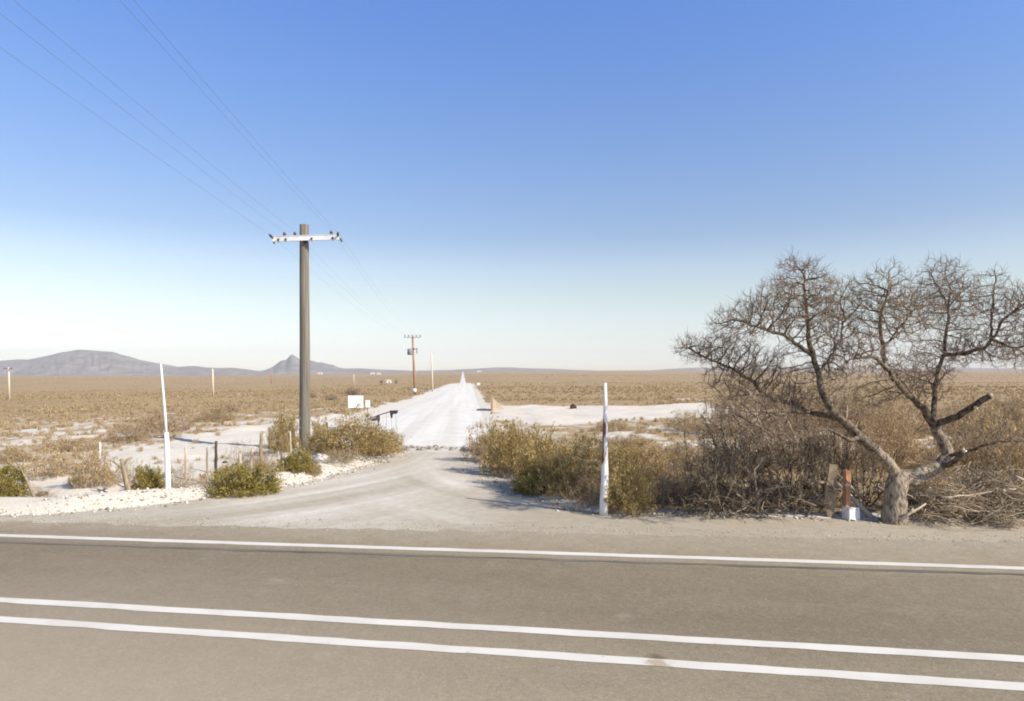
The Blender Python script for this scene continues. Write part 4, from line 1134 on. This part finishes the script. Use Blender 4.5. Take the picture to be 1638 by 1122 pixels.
def barrier():
    g = G(612, 684); y = g[1]
    o = empty('steel_barrier', tuple(g), 'dark steel barrier with sloping rail and two flat plates by the white track', 'barrier')
    m = MB(); m.tube([P(589, 671, y), P(607, 664, y), P(622, 659.5, y), P(632, 657, y)], [.022, .025, .025, .02], 8); m.build('rail', M['dark_metal'], o, g)
    def plate(pts, name):
        m = MB(); fr = [P(a, b, y - .03) for a, b in pts]; bk = [p + np.array([.01, .05, 0]) for p in fr]; n = len(pts)
        m.add(np.array(fr + bk), [tuple(range(n - 1, -1, -1)), tuple(range(n, 2 * n))] + [(i, (i + 1) % n, n + (i + 1) % n, n + i) for i in range(n)]); m.build(name, M['dark_metal'], o, g)
    plate([(592, 672), (600, 668.5), (607, 664), (607, 672), (606, 681), (604, 681), (604, 673), (594, 674)], 'plate')
    plate([(623, 657), (636.5, 656.5), (635, 662), (628, 663), (627, 669), (625, 669), (624, 663)], 'plate')
    for u, v0 in ((594, 673), (606, 680), (618, 660), (626, 668), (633, 662)):
        m = MB(); m.tube([P(u, v0, y), P(u + .5, 692, y)], [.010, .010], 6); m.build('leg', M['grey_metal'], o, g)
barrier()
def ramp_block():
    a = ray_ground(786, 657.5); y = a[1]
    g = (a[0], y, a[2])
    o = empty('wedge_ramp', g, 'tan earth ramp with upright dark left wall at the edge of the pale clearing', 'ramp')
    H = 20.5 / F * y; W = 18 / F * y
    m = MB(); n = 9
    vs = []
    for j, dy in enumerate((0, .9, 1.8)):
        for i in range(n):
            t = i / (n - 1); vs.append([a[0] + .10 + t * W * 1.0, y + dy + t * .5, a[2] + H * (1 - t)**1.15 * (1 if j == 1 else (.96 if j == 0 else .9))])
    b0 = len(vs)
    for i in range(n):
        t = i / (n - 1); vs.append([a[0] + .10 + t * W * 1.0, y - .35 * (1 - t) + t * .5, a[2] - .1])
    for i in range(n):
        t = i / (n - 1); vs.append([a[0] + .10 + t * W * 1.0, y + 2.2 + t * .5, a[2] - .1])
    fs = []
    for r0, r1 in ((3, 0), (0, 1), (1, 2), (2, 4)):
        for i in range(n - 1): fs.append((r0*n+i, r0*n+i+1, r1*n+i+1, r1*n+i))
    m.add(vs, fs); m.build('earth_slope', M['earth'], o, g)
    m = MB(); m.box((a[0] + .03, y + .9, a[2] + H / 2), (.12, 2.6, H + .16)); m.build('side_wall', M['brown_pole'], o, g)
ramp_block()

def rock(name, p, s, mat, label, cat, group=None, seed=0, sub=2):
    r = np.random.default_rng(seed)
    import bmesh
    bm = bmesh.new(); bmesh.ops.create_icosphere(bm, subdivisions=sub, radius=1)
    off = r.uniform(0, 50)
    for v in bm.verts:
        c = v.co; k = 1 + .75 * (fbm(np.array([c.x * 1.3 + off + c.z]), np.array([c.y * 1.3 + c.z * .7]), 3)[0] - .5)
        v.co = Vector((c.x * s[0] * k, c.y * s[1] * k, c.z * s[2] * k))
    me = bpy.data.meshes.new(name); bm.to_mesh(me); bm.free(); me.materials.append(M[mat])
    o = bpy.data.objects.new(name, me); C.objects.link(o); o.location = p
    return tag(o, label, cat, group)
g = ray_ground(917, 654); k = g[1] / F
rock('dark_boulder', (g[0], g[1], g[2] + .12), (6 * k, 4 * k, 5.5 * k), 'dark_stone', 'dark jagged boulder on the far rim of the pale clearing', 'boulder', seed=4)
g = ray_ground(953, 708); k = g[1] / F

# broken rubble row across the mouth of the white track
uu = np.linspace(644, 752, 34)
for i, u in enumerate(uu):
    gg = G(u + random.uniform(-2, 2), 719 + random.uniform(-2.4, 2.4)); s = random.uniform(.03, .085)
    rock('rubble_stone', (gg[0], gg[1], .0 + s * .3), (s * 1.3, s, s * .85), 'rubble', 'pale broken stone in the rubble row across the mouth of the white track', 'stone', 'rubble row across the track mouth', seed=20 + i, sub=2)
g = G(747, 721)  # flat dark rock added in place of the shadow piece at the row's end
rock('shadow_rock', (g[0], g[1], .02), (.24, .18, .09), 'rubble', 'dark rock standing in for the shadow at the right end of the rubble row', 'rock', seed=88)
for i, (u, v, s, lab) in enumerate([(68, 794, .09, 'dark grey stone on the white verge near the left edge'), (360, 742, .06, 'small dark stone on white sand beside the dark fence post'), (516, 742, .22, 'pale rock at the right foot of the tall grey pole'), (598, 730, .17, 'pale rock in front of the largest olive shrub')]):
    gg = G(u, v); rock('verge_stone', (gg[0], gg[1], gg[2] + s * .3), (s * 1.2, s, s * .8), 'dark_stone' if i < 2 else 'stone', lab, 'stone', 'loose stones on the left verge', seed=60 + i)

# far white sign, houses and huts on the plain
def marker(u, v, label):
    g = ray_ground(u, v + 5); k = g[1] / F
    o = empty('track_sign', tuple(g), label, 'sign')
    m = MB(); c = P(u, v, g[1]); m.box(c, (5 * k, .05, 4 * k)); m.build('plate', M['white'], o, g)
    m = MB(); m.tube([g, c + [0, .04, 0]], [.04, .04], 6); m.build('leg', M['pale_wood'], o, g)
marker(765.5, 614.5, 'small white square sign on a leg right of the far white track')
def house(u, v, wpx, hpx, label):
    g = ray_ground(u, v); k = g[1] / F; W, H, D = wpx * k, hpx * k, wpx * k * .7
    o = empty('far_house', tuple(g), label, 'house', 'tiny white houses far out on the plain')
    m = MB(); m.box(np.array(g) + [0, 0, H * .35], (W, D, H * .7)); m.build('wall', M['white'], o, g)
    m = MB(); z = H * .7
    m.add(np.array(g) + np.array([[-W*.54,-D*.56,z],[W*.54,-D*.56,z],[W*.54,D*.56,z],[-W*.54,D*.56,z],[-W*.5,0,H],[W*.5,0,H]]), [(0,1,5,4),(2,3,4,5),(0,4,3),(1,2,5),(3,2,1,0)]); m.build('roof', M['pale_pole'], o, g)
    m = MB(); m.box(np.array(g) + [W * .15, -D * .5 - .05, H * .25], (W * .16, .08, H * .45)); m.build('door', M['dark_wood'], o, g)
house(512, 599, 6, 3.2, 'tiny white house just right of the tall grey pole, below the pointed hill')
house(596, 599, 6, 3, 'left one of two tiny white houses on the plain near the transformer pole')
house(606, 599.5, 5, 3, 'right one of two tiny white houses on the plain near the transformer pole')
house(767, 595.6, 6, 2.6, 'tiny white house on the horizon right of the far white track')
house(622, 613, 7, 5, 'white hut between two dark bushes on the plain left of the transformer pole')
for (u, v, wp, hp, lab) in [(610, 613.5, 6, 5, 'tiny dark bush left of the white hut on the plain'), (633.5, 613.5, 5, 5, 'tiny dark bush right of the white hut on the plain'), (564, 633, 22, 10, 'dark grey bush on the plain just behind the white sign board'), (500, 638, 12, 9, 'grey bush on the plain right of the tall grey pole'), (530, 642, 18, 8, 'low grey bush on the plain left of the white sign board'), (362, 664, 40, 12, 'grey green bush on the plain below the pale distant pole')]:
    shrub('plain_bush', u, v, wp, hp, 'bare', lab, 'bush', 'dark bushes on the plain', 0, 0)

# ------------------------------------------------------------------ scrub of the plain and gravel (stuff)
def scrub():
    r = np.random.default_rng(77)
    cl = []
    def ring(n, ya, yb, pw=1.0, side=1.0):
        y = np.exp(r.uniform(math.log(ya), math.log(yb), n)) if pw == 0 else ya + (yb - ya) * r.random(n)**pw
        x = r.uniform(-.86, .86, n) * y * 1.0
        return x, y
    xs, ys = [], []
    for n, a, b, pw in ((3600, 14, 32, 1), (8500, 26, 70, .8), (10000, 65, 150, .75), (7500, 145, 330, .7), (9000, 330, 1200, 1)):
        x, y = ring(n, a, b, pw); xs.append(x); ys.append(y)
    x = np.concatenate(xs); y = np.concatenate(ys)
    d = outside_dist(x, y); pm = pale_mask(x, y)
    patch = fbm(x * .12, y * .12, 3)
    keep = (d > .7) & (r.random(len(x)) > np.clip((pm - .42) * np.where((x > -3) & (y > 30), 3.0, 2.0), 0, np.where(y < 24, .90, np.where((x > -3) & (y > 30), .9985, .975)))) & (patch + r.normal(0, .15, len(x)) > .42)
    keep &= ~((y < 26) & (x > -1) & (x < 3.2))
    x, y = x[keep], y[keep]; z = gz(x, y)
    s = r.uniform(.16, .5, len(x)) * np.interp(y, [14, 30, 100, 300, 1200], [.5, .68, .85, 1.1, 2.6])
    V, FL, MI = [], [], []
    nb = np.where(y < 40, 46, np.where(y < 90, 26, np.where(y < 200, 16, 10)))
    tot = 0
    for k in range(len(x)):
        n = nb[k]
        a = r.uniform(0, 2 * math.pi, n); q = np.abs(r.normal(0, .55, n)); ln = s[k] * r.uniform(.5, 1.15, n)
        dx = np.cos(a) * np.sin(q); dy = np.sin(a) * np.sin(q); dz = np.cos(q)
        o = r.normal(0, .22, (n, 2)) * s[k]
        w = s[k] * (.03 if n > 40 else .05 if n > 20 else .11 if n > 12 else .2)
        px, py = -np.sin(a) * w, np.cos(a) * w
        b = np.stack([x[k] + o[:, 0], y[k] + o[:, 1], np.full(n, z[k] - .02)], 1)
        tip = b + np.stack([dx, dy, dz * .8], 1) * ln[:, None]
        mid_ = b + np.stack([dx * .5, dy * .5, dz * .55], 1) * ln[:, None]
        pp = np.stack([px, py, np.zeros(n)], 1)
        V.append(np.stack([b - pp * .4, mid_ - pp, tip, mid_ + pp], 1).reshape(-1, 3)); MI.append(np.full(n, 0 if r.random() < .8 else 1)); tot += n
    V = np.concatenate(V); MI = np.concatenate(MI)
    me = bpy.data.meshes.new('desert_scrub')
    fill(me, V, np.arange(tot * 4), np.full(tot, 4)); me.polygons.foreach_set('material_index', MI.astype(np.int32))
    me.materials.append(M['scrub_a']); me.materials.append(M['scrub_b']); me.update()
    o = bpy.data.objects.new('desert_scrub', me); C.objects.link(o); tag(o, kind='stuff')
scrub()

def gravel():
    r = np.random.default_rng(9)
    pts = []
    for poly, n, lo, hi in ((APL, 2600, -.15, 2.2), (APR, 1500, -.2, 1.0)):
        p = np.array(poly); seg = np.linalg.norm(np.diff(p, axis=0), axis=1); cs = np.concatenate([[0], np.cumsum(seg)])
        t = r.uniform(0, cs[-1], n); q = np.stack([np.interp(t, cs, p[:, 0]), np.interp(t, cs, p[:, 1])], 1)
        q += np.stack([r.normal(0, .25, n), r.uniform(lo, hi, n) * r.random(n)], 1); pts.append(q)
    q = np.concatenate(pts); q = q[q[:, 1] > seam_y(q[:, 0]) + .15]
    xs = r.uniform(-12, 11, 3600); q = np.concatenate([q, np.stack([xs, seam_y(xs) + .12 + r.normal(0, .22, 3600) + .35 * r.random(3600)**2], 1)])
    z = np.maximum(gz(q[:, 0], q[:, 1]), -.006)
    s = .008 + .035 * r.random(len(q))**3.2
    s[-3600:] = .004 + .010 * r.random(3600)**2.5
    z[-3600:] = .001
    oc = np.array([[1,0,0],[-.9,.2,0],[0,1,0],[.1,-1,0],[0,0,.7],[0,0,-.6]])
    fc = np.array([(0,2,4),(2,1,4),(1,3,4),(3,0,4),(2,0,5),(1,2,5),(3,1,5),(0,3,5)])
    n = len(q)
    v = oc[None] * s[:, None, None] * r.uniform(.7, 1.3, (n, 6, 3)); a = r.uniform(0, 6.28, n)
    c, sn = np.cos(a)[:, None], np.sin(a)[:, None]
    v = np.stack([v[..., 0] * c - v[..., 1] * sn, v[..., 0] * sn + v[..., 1] * c, v[..., 2]], -1) + np.stack([q[:, 0], q[:, 1], z + s * .2], 1)[:, None]
    f = (fc[None] + (np.arange(n) * 6)[:, None, None]).reshape(-1)
    me = bpy.data.meshes.new('gravel'); fill(me, v.reshape(-1, 3), f, np.full(n * 8, 3)); me.materials.append(M['stone']); me.update()
    o = bpy.data.objects.new('gravel', me); C.objects.link(o); tag(o, kind='stuff')
gravel()

# ------------------------------------------------------------------ haze
def haze():
    m = MB(); m.box((0, 0, 95), (16000, 16000, 310)); 
    mt = bpy.data.materials.new('haze'); mt.use_nodes = True; nt = mt.node_tree; nt.nodes.clear()
    out = nt.nodes.new('ShaderNodeOutputMaterial'); v = nt.nodes.new('ShaderNodeVolumePrincipled')
    v.inputs['Color'].default_value = (0.92, 0.91, 0.93, 1); v.inputs['Density'].default_value = 0.000115; v.inputs['Anisotropy'].default_value = 0.0
    nt.links.new(v.outputs[0], out.inputs['Volume'])
    o = m.build('haze', mt); tag(o, kind='stuff')
haze()
